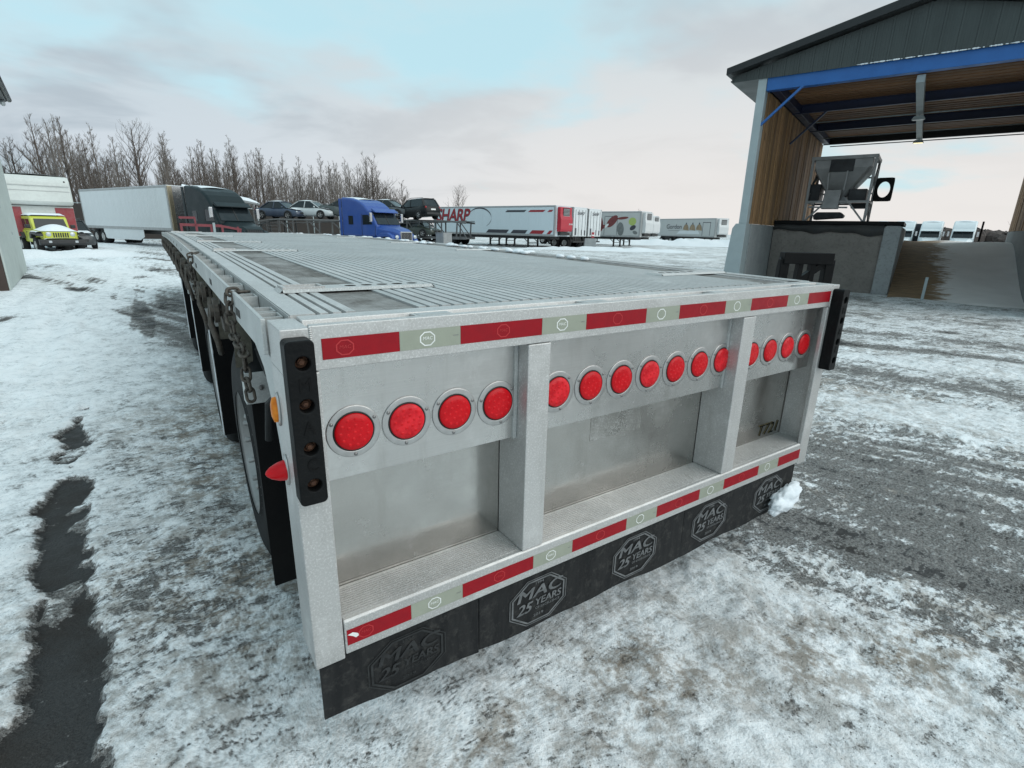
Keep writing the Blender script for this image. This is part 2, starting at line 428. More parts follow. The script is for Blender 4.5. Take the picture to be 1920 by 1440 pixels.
dirt_tone += .20*lane + .18*right*band(S2, 3.75, 1.3, .8)
for (cx, cy, rx, ry, d) in [(1.25,-.30,.30,.14,.6), (1.7,-.50,.30,.14,.55), (.75,-.55,.3,.2,.35), (.35,-.15,.25,.14,.4), (1.0,-.1,.5,.08,.35), (2.1,-.75,.3,.12,.5)]:
    dirt_tone += d*np.exp(-(((X-cx)/rx)**2 + ((Y-cy)/ry)**2))
under = sstep(.0,.3,X)*(1-sstep(2.2,2.6,X))*sstep(.3,.9,Y)*(1-sstep(13,14,Y))
dirt_tone += .25*under  # grey-brown tone also rises over the strip below the bed
dirt_tone = np.clip(dirt_tone - .22*sstep(1.2, 3.0, Y)*(1-sstep(-.5, .0, X)) - .12*(1-sstep(-.6,-.1,X)), 0, 1)
calm = sstep(5.0, 8.0, Y)*(1-sstep(-.6, .1, X))*(1-sstep(20, 26, Y))
dirt_tone = dirt_tone*(1-.75*calm); cover = cover + calm*np.maximum(0, .80-cover)*.8*sstep(.25, .5, cover)
dist = np.hypot(X+.2, Y+1.2)
near = 1 - sstep(7, 16, dist)
h = (cover-.5)*.022 - .020*np.where(Y < 4.6, tr, 0)
h += near*((fbm(X*3.1, Y*3.1, 41, 3)-.5)*.032 + (fbm(X*11, Y*11, 51, 3)-.5)*.030*np.clip(cover*1.4-.2,0,1))
rid = 1-np.abs(2*fbm(Tt*.9+X*1.5, S*4.2, 61, 3)-1)
h += (1-sstep(20,40,dist))*rid**3*.016*np.clip(cover*1.4-.3,0,1)
h += (fbm(X*.25, Y*.25, 71, 3)-.5)*.05*sstep(6, 14, dist)
def rut(px, py, ax, ay, w, d):                   # wheel ruts in the softer snow
    L = math.hypot(ax, ay); u = (-(X-px)*ay + (Y-py)*ax)/L + .5*np.sin(((X-px)*ax+(Y-py)*ay)/L*.16)
    return -d*np.exp(-(u/w)**2) + d*.6*(np.exp(-((u-w*1.6)/(w*.5))**2) + np.exp(-((u+w*1.6)/(w*.5))**2))
far = sstep(6, 9, Y)*(1-sstep(60, 90, dist))
for a in [(-1.7,9,-.10,1), (-2.6,9,-.10,1), (-1.0,14,-.35,1), (-2.4,14,-.35,1), (0,22,1,.12), (0,24,1,.10), (0,27,1,.05), (0,31,1,.16), (25,24,.8,-1), (30,24,.8,-1), (32,28,.7,-1)]:
    h += far*rut(a[0], a[1], a[2], a[3], .17, .028)
def tread(u, v, w, amp):                         # chevron bars pressed by tyres
    return amp*np.exp(-(u/w)**4)*np.sign(np.sin(2*np.pi*(v/.085 + np.abs(u)*5)))*.5 - amp*np.exp(-(u/w)**4)
for px_, a_ in ((-1.45, .010), (-2.0, .010), (-1.15, .008)):
    u_ = X - px_ + .05*Y - .25*np.sin(Y*.21); h += tread(u_, Y, .12, a_)*sstep(2.0,3.5,Y)*(1-sstep(12,16,Y))*np.clip(cover*2-.7,0,1)
for s_, a_ in ((4.9, .012), (6.3, .012), (7.9, .012), (2.2, .009), (1.7, .009)):
    h += tread(S2-s_, Tt, .13, a_)*sstep(.8,1.4,S)*(1-sstep(10,13,S))
ridge = np.exp(-((Y-24.5-(fbm(X*.4,X*0,77,3)-.5)*3)/.5)**2)*(1-sstep(0,4,X))*sstep(-9,-4,X)
h += ridge*.10*fbm(X*1.5, Y*1.5, 78, 3)
h *= np.clip(1-.9*((np.abs(X-.2)<.25)&(Y>1)&(Y<8)), 0, 1)
nx_, ny_ = X.shape
co = np.stack([X, Y, h], -1).reshape(-1, 3)
idx = np.arange(nx_*ny_).reshape(nx_, ny_)
quads = np.stack([idx[:-1,:-1], idx[1:,:-1], idx[1:,1:], idx[:-1,1:]], -1).reshape(-1, 4)
gm = bpy.data.meshes.new("ground")
gm.vertices.add(len(co)); gm.vertices.foreach_set("co", co.ravel())
gm.loops.add(quads.size); gm.loops.foreach_set("vertex_index", quads.ravel().astype(np.int32))
gm.polygons.add(len(quads)); gm.polygons.foreach_set("loop_start", np.arange(0, quads.size, 4, dtype=np.int32))
gm.update(calc_edges=True)
gm.polygons.foreach_set("use_smooth", np.ones(len(quads), bool))
for nm, arr in (("cover", cover), ("dirt", dirt_tone)):
    at_ = gm.attributes.new(nm, "FLOAT", "POINT"); at_.data.foreach_set("value", arr.ravel().astype(np.float32))
def ground_mat():
    t = NT("snowy_yard")
    def attr(nm):
        a = t.n.new("ShaderNodeAttribute"); a.attribute_name = nm; return a.outputs["Fac"]
    cov, drt = attr("cover"), attr("dirt")
    M_, A_ = (lambda a, b: t.math("MULTIPLY", a, b)), (lambda a, b: t.math("ADD", a, b))
    strv = t.coord((.7,2.2,1), rot=(0,0,R(71)))
    n1 = t.noise(4.2, 5, .6); n2 = t.noise(19, 5, .65); n3 = t.noise(75, 4, .7); n4 = t.noise(210, 2, .7); ns = t.noise(13, 5, .65, strv)
    fine = t.math("SUBTRACT", A_(A_(M_(n1, .45), M_(ns, .55)), A_(M_(n2, .35), M_(n3, .40))), .875)
    k = A_(cov, M_(fine, 1.5))
    # bare asphalt -> grey glaze of ice and grit -> snow crust
    asp = t.noise(150, 4, .8); asp2 = t.noise(2.5, 4, .6)
    ac = t.mix(t.ramp(asp, [(.35, 0.0), (.75, 1.0)]), (.020,.020,.021), (.072,.071,.069))
    ac = t.mix(t.ramp(asp2, [(.45, 0.0), (.75, .6)]), ac, (.036,.029,.023))
    gl = t.mix(t.ramp(A_(M_(n3, .6), M_(n4, .4)), [(.38, 0.0), (.62, 1.0)]), (.095,.088,.080), (.47,.47,.46))
    c = t.mix(t.ramp(k, [(.20, 0.0), (.36, 1.0)], "EASE"), ac, gl)
    gr = A_(A_(M_(n1, .26), M_(n2, .38)), A_(M_(n3, .26), M_(n4, .10)))
    gr = A_(gr, M_(t.math("SUBTRACT", k, .75), .16))
    sn = t.ramp(gr, [(.405, (.27,.27,.265)), (.46, (.56,.585,.60)), (.515, (.83,.86,.88)), (.57, (.94,.955,.965))])
    sn = t.mix(M_(t.math("SUBTRACT", 1.0, drt, True), .42), sn, (.86,.90,.92))
    dn = t.noise(5.5, 6, .7); dn2 = t.noise(30, 4, .7)
    dm = t.math("MULTIPLY", t.ramp(A_(M_(dn, .58), M_(dn2, .42)), [(.45, 0.0), (.57, 1.0)]), A_(M_(drt, 1.25), -.12), True)
    sn = t.mix(M_(dm, .82), sn, (.20,.155,.108))
    grey = t.noise(.9, 5, .6)
    sn = t.mix(M_(t.ramp(grey, [(.46, 0.0), (.68, 1.0)]), M_(drt, .42)), sn, (.42,.42,.41))
    pb = t.voro(42, None, "F1", 0); pn = t.noise(1.7, 3, .6)
    peb = M_(t.ramp(pb, [(.09, 1.0), (.15, 0.0)]), t.ramp(pn, [(.44, 0.0), (.58, 1.0)]))
    sn = t.mix(M_(peb, .85), sn, (.045,.040,.036))
    snowm = t.ramp(k, [(.44, 0.0), (.60, 1.0)], "EASE")
    t.inp("Base Color", t.mix(snowm, c, sn))
    ice = t.noise(2.6, 5, .6)
    t.inp("Roughness", t.mix(snowm, t.ramp(asp2, [(.38, .36), (.62, .85)]), t.ramp(ice, [(.35, .40), (.62, .75)])))
    t.inp("Specular IOR Level", .3)
    b1 = t.bump(A_(M_(t.ramp(k, [(.30, 0.0), (.60, 1.0)]), .7), M_(n2, .9)), .7, .024)
    t.bump(A_(n3, M_(n4, .5)), .6, .009, b1)
    return t.m
gm.materials.append(ground_mat())
ground = bpy.data.objects.new("ground", gm); COL.objects.link(ground)
tag(ground, "packed snow and ice over asphalt with bare wheel tracks", "ground", kind="structure")

# ------------------------------------------------------------------ the open timber and steel shed on the right
# local frame: x along the front, y into the shed, z up; origin at the front left column
M["shed_clad"] = simple("charcoal_metal_cladding", (.052,.064,.062), (.042,.052,.051), 2, .42, .25, .05, stretch=(1,1,.3))
M["shed_trim"] = simple("charcoal_trim", (.016,.019,.020), None, 4, .4, .2)
M["shed_blue"] = simple("blue_painted_steel", (.010,.110,.36), (.008,.092,.31), 3, .42, 0, .05)
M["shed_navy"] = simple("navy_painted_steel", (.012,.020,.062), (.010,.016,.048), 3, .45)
M["shed_grey"] = simple("pale_grey_steel", (.36,.42,.43), (.31,.36,.375), 2.5, .45, 0, .05)
def timber(name, a, b, stretch, knots=True):
    t = NT(name)
    oi = t.n.new("ShaderNodeObjectInfo")
    add = t.n.new("ShaderNodeVectorMath"); add.operation = "ADD"
    cm_ = t.n.new("ShaderNodeCombineXYZ"); t.l.new(t.math("MULTIPLY", oi.outputs["Random"], 37.0), cm_.inputs[0]); t.l.new(t.math("MULTIPLY", oi.outputs["Random"], 91.0), cm_.inputs[2])
    t.l.new(t.coord(stretch), add.inputs[0]); t.l.new(cm_.outputs[0], add.inputs[1]); v = add.outputs[0]
    g = t.noise(6, 6, .65, v, .8)
    c = t.mix(t.ramp(g, [(.3, 0.0), (.72, 1.0)]), a, b)
    c = t.mix(t.math("MULTIPLY", oi.outputs["Random"], .9), c, tuple(x*.30 for x in a))
    if knots:
        kv = t.voro(1.35, v); c = t.mix(t.ramp(kv, [(.07, .9), (.13, 0.0)]), c, (.045,.022,.012))
    t.inp("Base Color", c); t.inp("Roughness", .7); t.bump(g, .3, .006); return t.m
M["board_wall"] = timber("pine_board", (.52,.30,.135), (.32,.175,.078), (5,5,.7))
M["board_ceiling"] = timber("brown_ceiling_board", (.34,.175,.080), (.20,.10,.048), (.7,5,5), False)
def concrete(name, a, b, dark):
    t = NT(name)
    n = t.noise(1.6, 6, .65); n2 = t.noise(14, 5, .7)
    c = t.mix(t.ramp(n, [(.3, 0.0), (.7, 1.0)]), a, b)
    c = t.mix(t.math("MULTIPLY", t.ramp(n2, [(.5, 0.0), (.72, 1.0)]), .55), c, dark)
    t.inp("Base Color", c); t.inp("Roughness", .88); t.bump(n2, .35, .02); return t.m
M["concrete_pale"] = concrete("pale_concrete", (.33,.35,.35), (.25,.265,.27), (.14,.14,.135))
M["concrete_dirty"] = concrete("dirty_concrete", (.17,.155,.14), (.24,.22,.20), (.085,.072,.062))
SHED_C = (13.45, 7.484)
SHED_RZ = math.atan2(FY, FX)                     # local x -> front direction; local y -> into the shed
def shed_xy(s, b): return (SHED_C[0] + s*FX + b*DX, SHED_C[1] + s*FY + b*DY)
SW, SD = 6.35, 10.44                             # clear width, depth
shed = thing("open_shed", "open drive-through shed with charcoal gable, blue beam and timber lined walls", "shed", (*SHED_C, 0), SHED_RZ)
# with x along the front and z up, local y must run into the shed: (x,y,z) right handed -> y = z cross x
CEIL = 5.50
def col(s0, s1, b0, b1):
    MB().box(s0, s1, b0, b1, 1.93, 5.50).build("column", M["shed_grey"], shed, bevel=.01)
col(-.235, -.03, -.02, .26)
col(SW+.03, SW+.235, -.02, .26)
for (a, b) in ((-.50, -.025), (SW+.025, SW+.50)):
    MB().prism([(a, 0), (b, 0), (b, 1.93), (a+.20 if a < 0 else a, 1.93), (a+.12 if a < 0 else a, 1.80)] if a < 0 else [(a, 0), (b, 0), (b-.12, 1.80), (b-.2, 1.93), (a, 1.93)], "y", -.05, .45).build("column_plinth", M["shed_grey"], shed, bevel=.012)
# low concrete walls under the boards
MB().box(-.30, -.004, .46, SD, 0, 1.93).build("concrete_wall", M["concrete_pale"], shed, bevel=.01)
MB().box(SW+.004, SW+.30, .46, SD, 0, 1.93).build("concrete_wall", M["concrete_pale"], shed, bevel=.01)
# wall boards
bw = .235; me = MB().prism([(-.03,.004),(-.010,.004),(0,.014),(0,bw-.042),(-.010,bw-.030),(-.03,bw-.030)], "z", 1.935, 5.22).mesh("board", M["board_wall"])
y = .27
while y + bw < SD:
    for x in (0.0, SW+.03):
        o = bpy.data.objects.new("board", me); COL.objects.link(o); o.parent = shed
        o.location = (x + random.uniform(-.010, .010), y, random.uniform(-.004, .004))
    y += bw
MB().box(-.10, -.045, .27, SD, 1.94, 5.5).build("wall_backing", M["shed_trim"], shed)
MB().box(SW+.045, SW+.10, .27, SD, 1.94, 5.5).build("wall_backing", M["shed_trim"], shed)
for b in (3.3, 6.6):                              # slim cover strips on the board wall
    MB().box(.0085, .022, b, b+.045, 1.95, 5.2).build("cover_strip", M["board_wall"], shed)
# front beam, cross beams, long beams, rear beam
bm_ = MB(); bm_.box(-.02, SW+.02, 0, .02, 5.195, 5.49); bm_.box(-.02, SW+.02, .022, .22, 5.462, 5.488); bm_.box(-.02, SW+.02, .022, .22, 5.196, 5.222)
bm_.build("front_beam", M["shed_blue"], shed, bevel=.004)
for b in (3.4, 6.8, SD-.25):
    m_ = MB(); m_.box(.01, SW-.01, b+.1, b+.115, 5.21, 5.455); m_.box(.01, SW-.01, b, b+.098, 5.205, 5.23); m_.box(.01, SW-.01, b, b+.098, 5.432, 5.458)
    m_.build("cross_beam", M["shed_navy"] if b < 9 else M["shed_trim"], shed, bevel=.004)
for x in (.03, SW-.23):
    MB().box(x, x+.2, .25, SD, 5.225, 5.44).build("long_beam", M["shed_navy"], shed, bevel=.006)
MB().box(3.10, 3.26, .24, SD-.3, 5.02, 5.18).build("centre_duct", M["shed_grey"], shed, bevel=.01)
for b in (2.2, 5.2, 8.3):
    MB().box(3.16, 3.2, b, b+.04, 5.18, 5.46).build("hanger", M["shed_grey"], shed)
for b, z in ((4.5, 5.10), (7.6, 5.08), (9.6, 5.05)):
    MB().tube([(.35, b, z), (SW-.35, b, z)], .018, 8).build("conduit", M["shed_grey"], shed, smooth=True)
# ceiling boards
cw = .30; me = MB().box(.02, SW-.02, .003, cw-.085, 5.45, 5.50).mesh("ceiling_board", M["board_ceiling"])
y = .24
while y + cw < SD + .1:
    o = bpy.data.objects.new("ceiling_board", me); COL.objects.link(o); o.parent = shed; o.location = (0, y, random.uniform(-.008, .004)); y += cw
MB().box(.0, SW, .24, SD, 5.512, 5.53).build("ceiling_backing", M["shed_trim"], shed)
# braces
MB().bar((-.06, .02, 4.38), (.84, .02, 5.22), .05, .07, (0,1,0)).build("brace", M["shed_blue"], shed)
MB().bar((.06, 3.5, 4.38), (.92, 3.5, 5.22), .05, .07, (0,1,0)).build("brace", M["shed_navy"], shed)
MB().bar((SW+.06, .02, 4.38), (SW-.84, .02, 5.22), .05, .07, (0,1,0)).build("brace", M["shed_blue"], shed)
# gable, one ribbed panel after another
MID = SW/2; EX = .93; slope = .226
def top_at(x): return 5.60 + slope*(MID+EX - abs(x-MID))
pw = .305; x = -EX + .03
while x < SW + EX - .03:
    x1 = min(x+pw-.002, SW+EX-.03); xm = (x+x1)/2
    m_ = MB(); m_.prism([(x, 5.475), (x1, 5.475), (x1, top_at(x1)), (xm, top_at(xm)), (x, top_at(x))], "y", -.045, -.030)
    for q in (x+.012, x+.11, x+.20):
        m_.prism([(q, 5.47), (q+.035, 5.47), (q+.035, top_at(q+.035)), (q, top_at(q))], "y", -.066 if q < x+.05 else -.055, -.046)
    m_.build("cladding_panel", M["shed_clad"], shed)
    x += pw
# snow caught on the beam's lip
sm = MB(); rr = random.Random(4)
for i in range(150):
    q = 1.9 + 4.3*rr.random()**.8
    sm.ball((q, -.068, 5.484), .022, 6, 4, (rr.uniform(.6,2.4), .6, rr.uniform(.3,.8)))
tag(sm.build("snow_dusting", M["snow"], shed, smooth=True), kind="stuff")
# roof: two slabs with fascia, soffit returns at the eaves
def roof_slab(sgn):
    e = MID + sgn*(MID+EX+.06); zt = top_at(e)
    m_ = MB(); a, b = (e, zt+.03), (MID, top_at(MID)+.03)
    m_.prism([(a[0], a[1]), (b[0], b[1]), (b[0], b[1]+.19), (a[0], a[1]+.16)], "y", -.30, SD+.4)
    return m_.build("roof_slab", M["shed_trim"], shed, bevel=.01)
roof_slab(-1); roof_slab(1)
for s in (-1, 1):
    a = -EX if s < 0 else SW+.24; b = -.24 if s < 0 else SW+EX
    MB().prism([(a, 5.60), (b, 5.40 if s < 0 else 5.60), (b, 5.46 if s < 0 else 5.62), (a, 5.62 if s < 0 else 5.46)] if False else [(a, 5.50), (b, 5.50), (b, 5.53), (a, 5.53)], "y", -.028, SD+.3).build("soffit", M["shed_clad"], shed)
# floodlights
M["lamp_glow"] = simple("lamp_glow", (.9,.85,.6)); M["lamp_glow"].node_tree.nodes["Principled BSDF"].inputs["Emission Color"].default_value = (1,.86,.5,1); M["lamp_glow"].node_tree.nodes["Principled BSDF"].inputs["Emission Strength"].default_value = 1.1
for b, lit in ((4.2, False), (8.9, True)):
    fl = MB().prism([(-.16,-.04),(.16,-.04),(.11,.05),(-.11,.05)], "y", -.09, .09).build("floodlight", M["shed_grey"], shed, bevel=.01, loc=(3.18, b, 4.93))
    MB().box(-.13, .13, -.075, .075, -.052, -.042).build("lamp_glass", M["lamp_glow"] if lit else M["steel_flange"], fl)
    MB().box(-.015, .015, -.015, .015, .05, .10).build("lamp_bracket", M["shed_grey"], fl)

# ------------------------------------------------------------------ loading platform, ramp and post inside the shed
PB = 3.34                                         # depth of the platform front
def lx(s, b, z=0): q = shed_xy(s, b); return (q[0], q[1], z)
plat = thing("loading_platform", "dirty concrete loading platform with dark steel edge inside the shed", "platform", lx(0, PB), SHED_RZ)
def rough_front(u, v):
    x = .02 + u*3.02; z = v*1.90
    return (x, .02*math.sin(x*5+z*3) + .035*(random.random()-.5) - .03*(1-v), z)
m_ = MB().grid(rough_front, 34, 22); m_.build("front_face", M["concrete_dirty"], plat, smooth=True)
m_ = MB().box(.02, 3.04, .05, 3.2, 0, 1.97); m_.build("block", M["concrete_dirty"], plat)
MB().prism([(0.02,1.99),(3.42,1.99),(3.42,2.09),(0.02,2.10)], "y", -.10, 3.2).build("steel_edge", M["black_paint"], plat, bevel=.01)
def tarp(u, v):
    x = .03 + u*2.95; zt = 1.985; zb = 1.80 - .10*u + .035*math.sin(x*4.1) + .02*math.sin(x*9)
    return (x, -.055 - .05*math.sin(v*PI) - .02*math.sin(x*6), zt + (zb-zt)*v)
MB().grid(tarp, 40, 5).build("rubber_tarp", M["dark_steel"], plat, smooth=True)
post = MB().prism([(-.02,0),(.40,0),(.40,1.93),(.36,1.97),(.04,1.97),(-.02,1.93)], "y", -.12, 6.2).build("concrete_post", M["concrete_pale"], None, bevel=.03)
post.location = lx(3.0, PB); post.rotation_euler = (0,0,SHED_RZ)
tag(post, "pale concrete side wall end standing between the platform and the ramp", "concrete wall")
def ramp_mat():
    t = NT("sandy_snow_ramp")
    n = t.noise(1.1, 6, .62, t.coord((1,1.2,1))); n2 = t.noise(5, 5, .7, t.coord((.6,3.0,1)))
    g = t.coord((1,1,1)); sp = t.n.new("ShaderNodeSeparateXYZ"); t.l.new(g, sp.inputs[0])
    k = t.math("ADD", t.math("MULTIPLY", t.math("SUBTRACT", sp.outputs[0], 4.55), .55), t.math("ADD", t.math("MULTIPLY", n, .9), t.math("MULTIPLY", n2, .9)))
    sand = t.mix(t.ramp(n2, [(.35, 0.0), (.7, 1.0)]), (.34,.215,.110), (.13,.088,.055))
    snow = t.mix(t.ramp(n, [(.3, 0.0), (.7, 1.0)]), (.90,.87,.85), (.78,.75,.73))
    t.inp("Base Color", t.mix(t.ramp(k, [(.82, 0.0), (.98, 1.0)]), sand, snow))
    t.inp("Roughness", .8); t.bump(n2, .5, .03); return t.m
def ramp_s(u, v):
    x = 3.42 + u*(SW-3.42+.0); b = PB - 1.1 + v*9.4
    t_ = min(1, max(0, (b-(PB-.75))/6.2)); z = 1.52*t_*t_*(3-2*t_)*.55 + 1.52*t_*.45
    z += .04*math.sin(x*2.1+b*.9) + .06*math.sin(b*1.7)*t_*.4
    return (x, b-PB, z - (.06 if v == 0 else 0))
m_ = MB().grid(ramp_s, 24, 60); ramp = m_.build("ramp", ramp_mat(), None, smooth=True); ramp.location = lx(0, PB); ramp.rotation_euler = (0,0,SHED_RZ)
tag(ramp, "snow and sand covered ramp climbing through the shed", "ramp", kind="structure")
mk = MB().box(-.035,.035,-.02,.02,0,.62).build("marker_stake", M["shed_grey"], None, bevel=.008); mk.location = lx(4.22, PB-.75); mk.rotation_euler = (R(-6),0,SHED_RZ)
tag(mk, "short pale stake at the foot of the sandy ramp", "stake")
rod = MB().tube([(0,0,1.35),(.01,0,2.25)], .03, 8).build("marker_rod", M["black_paint"], None, smooth=True); rod.location = lx(5.55, PB+6.0)
rod.data.transform(Matrix.Translation((0,0,0)))
tag(rod, "thin black rod standing at the top of the ramp", "rod")

# ------------------------------------------------------------------ spreader hopper on the platform
M["hopper"] = simple("galvanised_hopper", (.44,.45,.45), (.32,.33,.33), 3, .5, .3, .1)
M["hopper_dark"] = simple("dark_hopper", (.055,.06,.063), (.035,.037,.04), 4, .5, .5)
hp = thing("salt_hopper", "grey steel spreader hopper in a tube frame standing on the platform", "hopper", lx(.62, PB+1.35, 2.10), SHED_RZ)
HW, HD, HT = 1.72, 1.55, 1.95
for x in (0, HW):
    for yy in (0, HD):
        MB().bar((x, yy, .0), (x, yy, HT), .075, .075).build("leg", M["hopper"], hp, bevel=.006)
fr = MB()
for yy in (0, HD): fr.bar((-.05, yy, HT), (HW+.05, yy, HT), .08, .10); fr.bar((0, yy, .62), (HW, yy, .62), .07, .07)
for x in (0, HW): fr.bar((x, 0, HT+.002), (x, HD, HT+.002), .08, .10); fr.bar((x, 0, .622), (x, HD, .622), .07, .07)
fr.build("top_frame", M["hopper"], hp, bevel=.005)
br = MB(); br.bar((.04,-.03,.02),(.55,-.03,.60),.05,.05); br.bar((HW-.04,-.03,.02),(HW-.62,-.03,.72),.05,.05); br.bar((.1,-.035,.46),(1.2,-.035,.44),.07,.05); br.bar((HW,.05,.05),(HW,HD*.6,.6),.05,.05); br.bar((HW,HD-.05,.05),(HW,HD*.4,.6),.05,.05)
br.build("brace", M["hopper"], hp)
fu = MB(); a = [(.07,.07),(HW-.07,.07),(HW-.07,HD-.07),(.07,HD-.07)]; c = [(.55,.45),(1.05,.45),(1.05,HD-.35),(.55,HD-.35)]
fu.sections([[(x,y,HT-.04) for x,y in a],[(x,y,HT-.30) for x,y in a],[(x,y,.80) for x,y in c],[(x,y,.62) for x,y in c]])
fu.build("funnel", M["hopper"], hp)
ri = MB(); ri.bar((HW-.10,.06,HT-.30),(1.02,.44,.82),.05,.07); ri.bar((.10,.06,HT-.30),(.56,.44,.82),.05,.07); ri.bar((.55,-.02,.95),(.50,-.01,HT-.45),.03,.03); ri.bar((1.0,.02,.95),(1.02,.0,HT-.40),.03,.03)
ri.build("rib", M["hopper"], hp)
MB().box(.50, 1.16, .03, .06, HT-.42, HT-.06).build("grille_panel", M["hopper_dark"], hp)
MB().prism([(.50,.98),(.96,.98),(.93,.40),(.46,.40)], "y", -.10, .25).build("chute", M["hopper"], hp, bevel=.01)
MB().prism([(.30,.06),(1.10,.12),(1.14,.20),(1.02,.30),(.36,.30),(.26,.20)], "y", -.05, .5).build("spinner", M["hopper_dark"], hp, bevel=.02)
for z_ in (.95, 1.45): MB().bar((0,HD-.02,z_),(HW,HD-.02,z_),.05,.05).build("cross_rail", M["hopper"], hp)
for x_ in (.0, HW): MB().bar((x_,.05,.7),(x_,HD-.05,HT-.1),.045,.045).build("diagonal", M["hopper"], hp)
eq = MB(); eq.box(-.02,.30,.3,1.2,.66,1.2); eq.box(1.12,1.62,.30,1.2,.64,1.02); eq.tube([(.05,.3,1.2),(.2,.3,1.5),(.12,.3,1.7)], .04, 6); eq.box(1.2,1.7,.9,1.3,.45,.62)
eq.build("drive_unit", M["hopper_dark"], hp, bevel=.02)
rg = MB(); n = 24
out = [(.25*max(-1,min(1,1.35*math.cos(2*PI*i/n))), .36*max(-1,min(1,1.35*math.sin(2*PI*i/n)))) for i in range(n)]
inn = [(.165*math.cos(2*PI*i/n), .24*math.sin(2*PI*i/n)) for i in range(n)]
for d0 in (0, .05): ring2(rg, out, inn, lambda p, q, d0=d0: (HW+.30+p, HD*.55+d0, 1.02+q))
rg.add([(HW+.30+p, HD*.55+d, 1.02+q) for d in (0,.05) for p, q in out], [(i,(i+1)%n,n+(i+1)%n,n+i) for i in range(n)])
rg.add([(HW+.30+p, HD*.55+d, 1.02+q) for d in (0,.05) for p, q in inn], [(i,(i+1)%n,n+(i+1)%n,n+i) for i in range(n)])
rg.build("ring_bracket", M["black_paint"], hp)
# ------------------------------------------------------------------ the flatbed trailer (rear face at y = 0, deck top at z = DZ)
DZ, TW, TL = 1.42, 2.57, 14.0
def cz(y): 
    t = max(0, min(1, y/TL)); return 4*.066*t*(1-t)          # the bed is built with a slight arch
def arch(p): return (p[0], p[1], p[2] + cz(p[1]))
NS = 20
def ys(y0, y1):
    n = max(2, int((y1-y0)/.6)+1); return [y0+(y1-y0)*i/(n-1) for i in range(n)]
def run(mb, prof, y0, y1):
    """profile in x,z swept along the arched bed"""
    return mb.sections([[(x, yy, z+cz(yy)) for x, z in prof] for yy in ys(y0, y1)])
trl = thing("flatbed_trailer", "long aluminium flatbed trailer with rows of round red tail lamps", "trailer")
# --- rear frame
P0, P1 = .083, TW-.083
ZB, ZR, ZH = DZ-.944, DZ-.832, DZ-.108                     # bottom of bar, top of bar, underside of header
for (a, b) in ((0, P0-.003), (P1+.003, TW)):
    q = (lambda x: x) if a == 0 else (lambda x: TW-x)
    cp = MB()
    cp.prism([(q(0),0),(q(.080),0),(q(.080),.02),(q(.018),.02),(q(.018),.155),(q(0),.155)], "z", ZB-.012, ZH-.003)
    cp.prism([(q(0),0),(q(.065),0),(q(.065),.155),(q(0),.155)], "z", ZH-.0031, DZ-.004)
    cp.build("corner_post", M["alu"], trl, bevel=.003)
    MB().box(*sorted((q(.0185), q(.0825))), .0215, .156, ZB+.001, ZR-.001).build("bar_end", M["alu"], trl)
hd = MB().prism([(0,ZH),(.012,ZH),(.012,DZ-.02),(.028,DZ-.02),(.075,DZ-.026),(.078,DZ-.002),(.135,DZ+.002),(.140,DZ-.03),(.15,DZ-.03),(.15,DZ-.07),(.03,DZ-.07),(.03,DZ-.09),(.155,DZ-.09),(.155,ZH+.004),(0.02,ZH-.001)][:2] + [(.155,ZH),(.155,DZ-.012),(.140,DZ-.012),(.138,DZ+.003),(.082,DZ+.001),(.078,DZ-.020),(.030,DZ-.016),(.027,DZ+.000),(.0,DZ+.000)], "x", .066, TW-.066)
hd = hd.build("rear_header", M["alu"], trl, bevel=.0025)
# small hand-hold notches bridging the header's channel
for x in (.40, .99, 1.66, 2.33):
    nt = MB(); nt.box(x-.055, x+.055, .028, .079, DZ-.0155, DZ-.002); nt.box(x+.057, x+.085, .035, .072, DZ-.0195, DZ-.012)
    nt.cur = 1; nt.box(x-.045, x+.045, .036, .072, DZ-.0019, DZ-.0009)
    nt.build("pocket_bracket", [M["alu"], M["alu_rail"]], trl, bevel=.002)
wd = MB(); rr = random.Random(3)                            # weld beads
for i in range(22):
    z = ZH+.002 + i*.0049; wd.ball((.0665, .001, z), .0045, 7, 5, (1.2,.8,.75))
for i in range(22):
    z = ZH+.002 + i*.0049; wd.ball((TW-.0665, .001, z), .0045, 7, 5, (1.2,.8,.75))
wd.build("weld_bead", M["alu"], trl, smooth=True)
for (a, b) in ((.690, .776), (1.797, 1.884)):
    MB().box(a, b, .0, .157, ZR+.002, ZH-.002).build("frame_post", M["alu"], trl, bevel=.0035)
bb = MB().prism([(0,ZB),(.157,ZB),(.157,ZR),(0.006,ZR),(0,ZR-.005)], "x", P0, P1).build("bumper_bar", M["alu"], trl, bevel=.003)
rb = MB()                                                    # fine extrusion ribs on the bar's shelf
for i in range(13): rb.box(P0+.001, P1-.001, .022+i*.0098, .0262+i*.0098, ZR+.0003, ZR+.0022)
rb.build("shelf_ribs", M["alu"], bb)
bays = ((.0185, .690), (.776, 1.797), (1.884, TW-.0185))
for i, (a, b) in enumerate(bays):
    MB().box(a+.001 if i else .004, b-.001 if i < 2 else TW-.004, .1575, .161, ZR-.02, ZH+.03).build("back_plate", M["alu_back"], trl)
    MB().box(a+(.002 if i else .062), b-(.004 if i < 2 else .030), .060, .0635, DZ-.428, ZH-.001).build("lamp_panel", M["alu_clean"], trl, bevel=.001)
    le = MB(); le.box(a+(.002 if i else .062), b-(.004 if i < 2 else .030), .0637, .085, DZ-.4275, DZ-.424); le.build("panel_lip", M["alu_clean"], trl)
MB().box(.676, .689, .052, .098, DZ-.43, ZH-.003).build("panel_angle", M["alu_rail"], trl, bevel=.001)
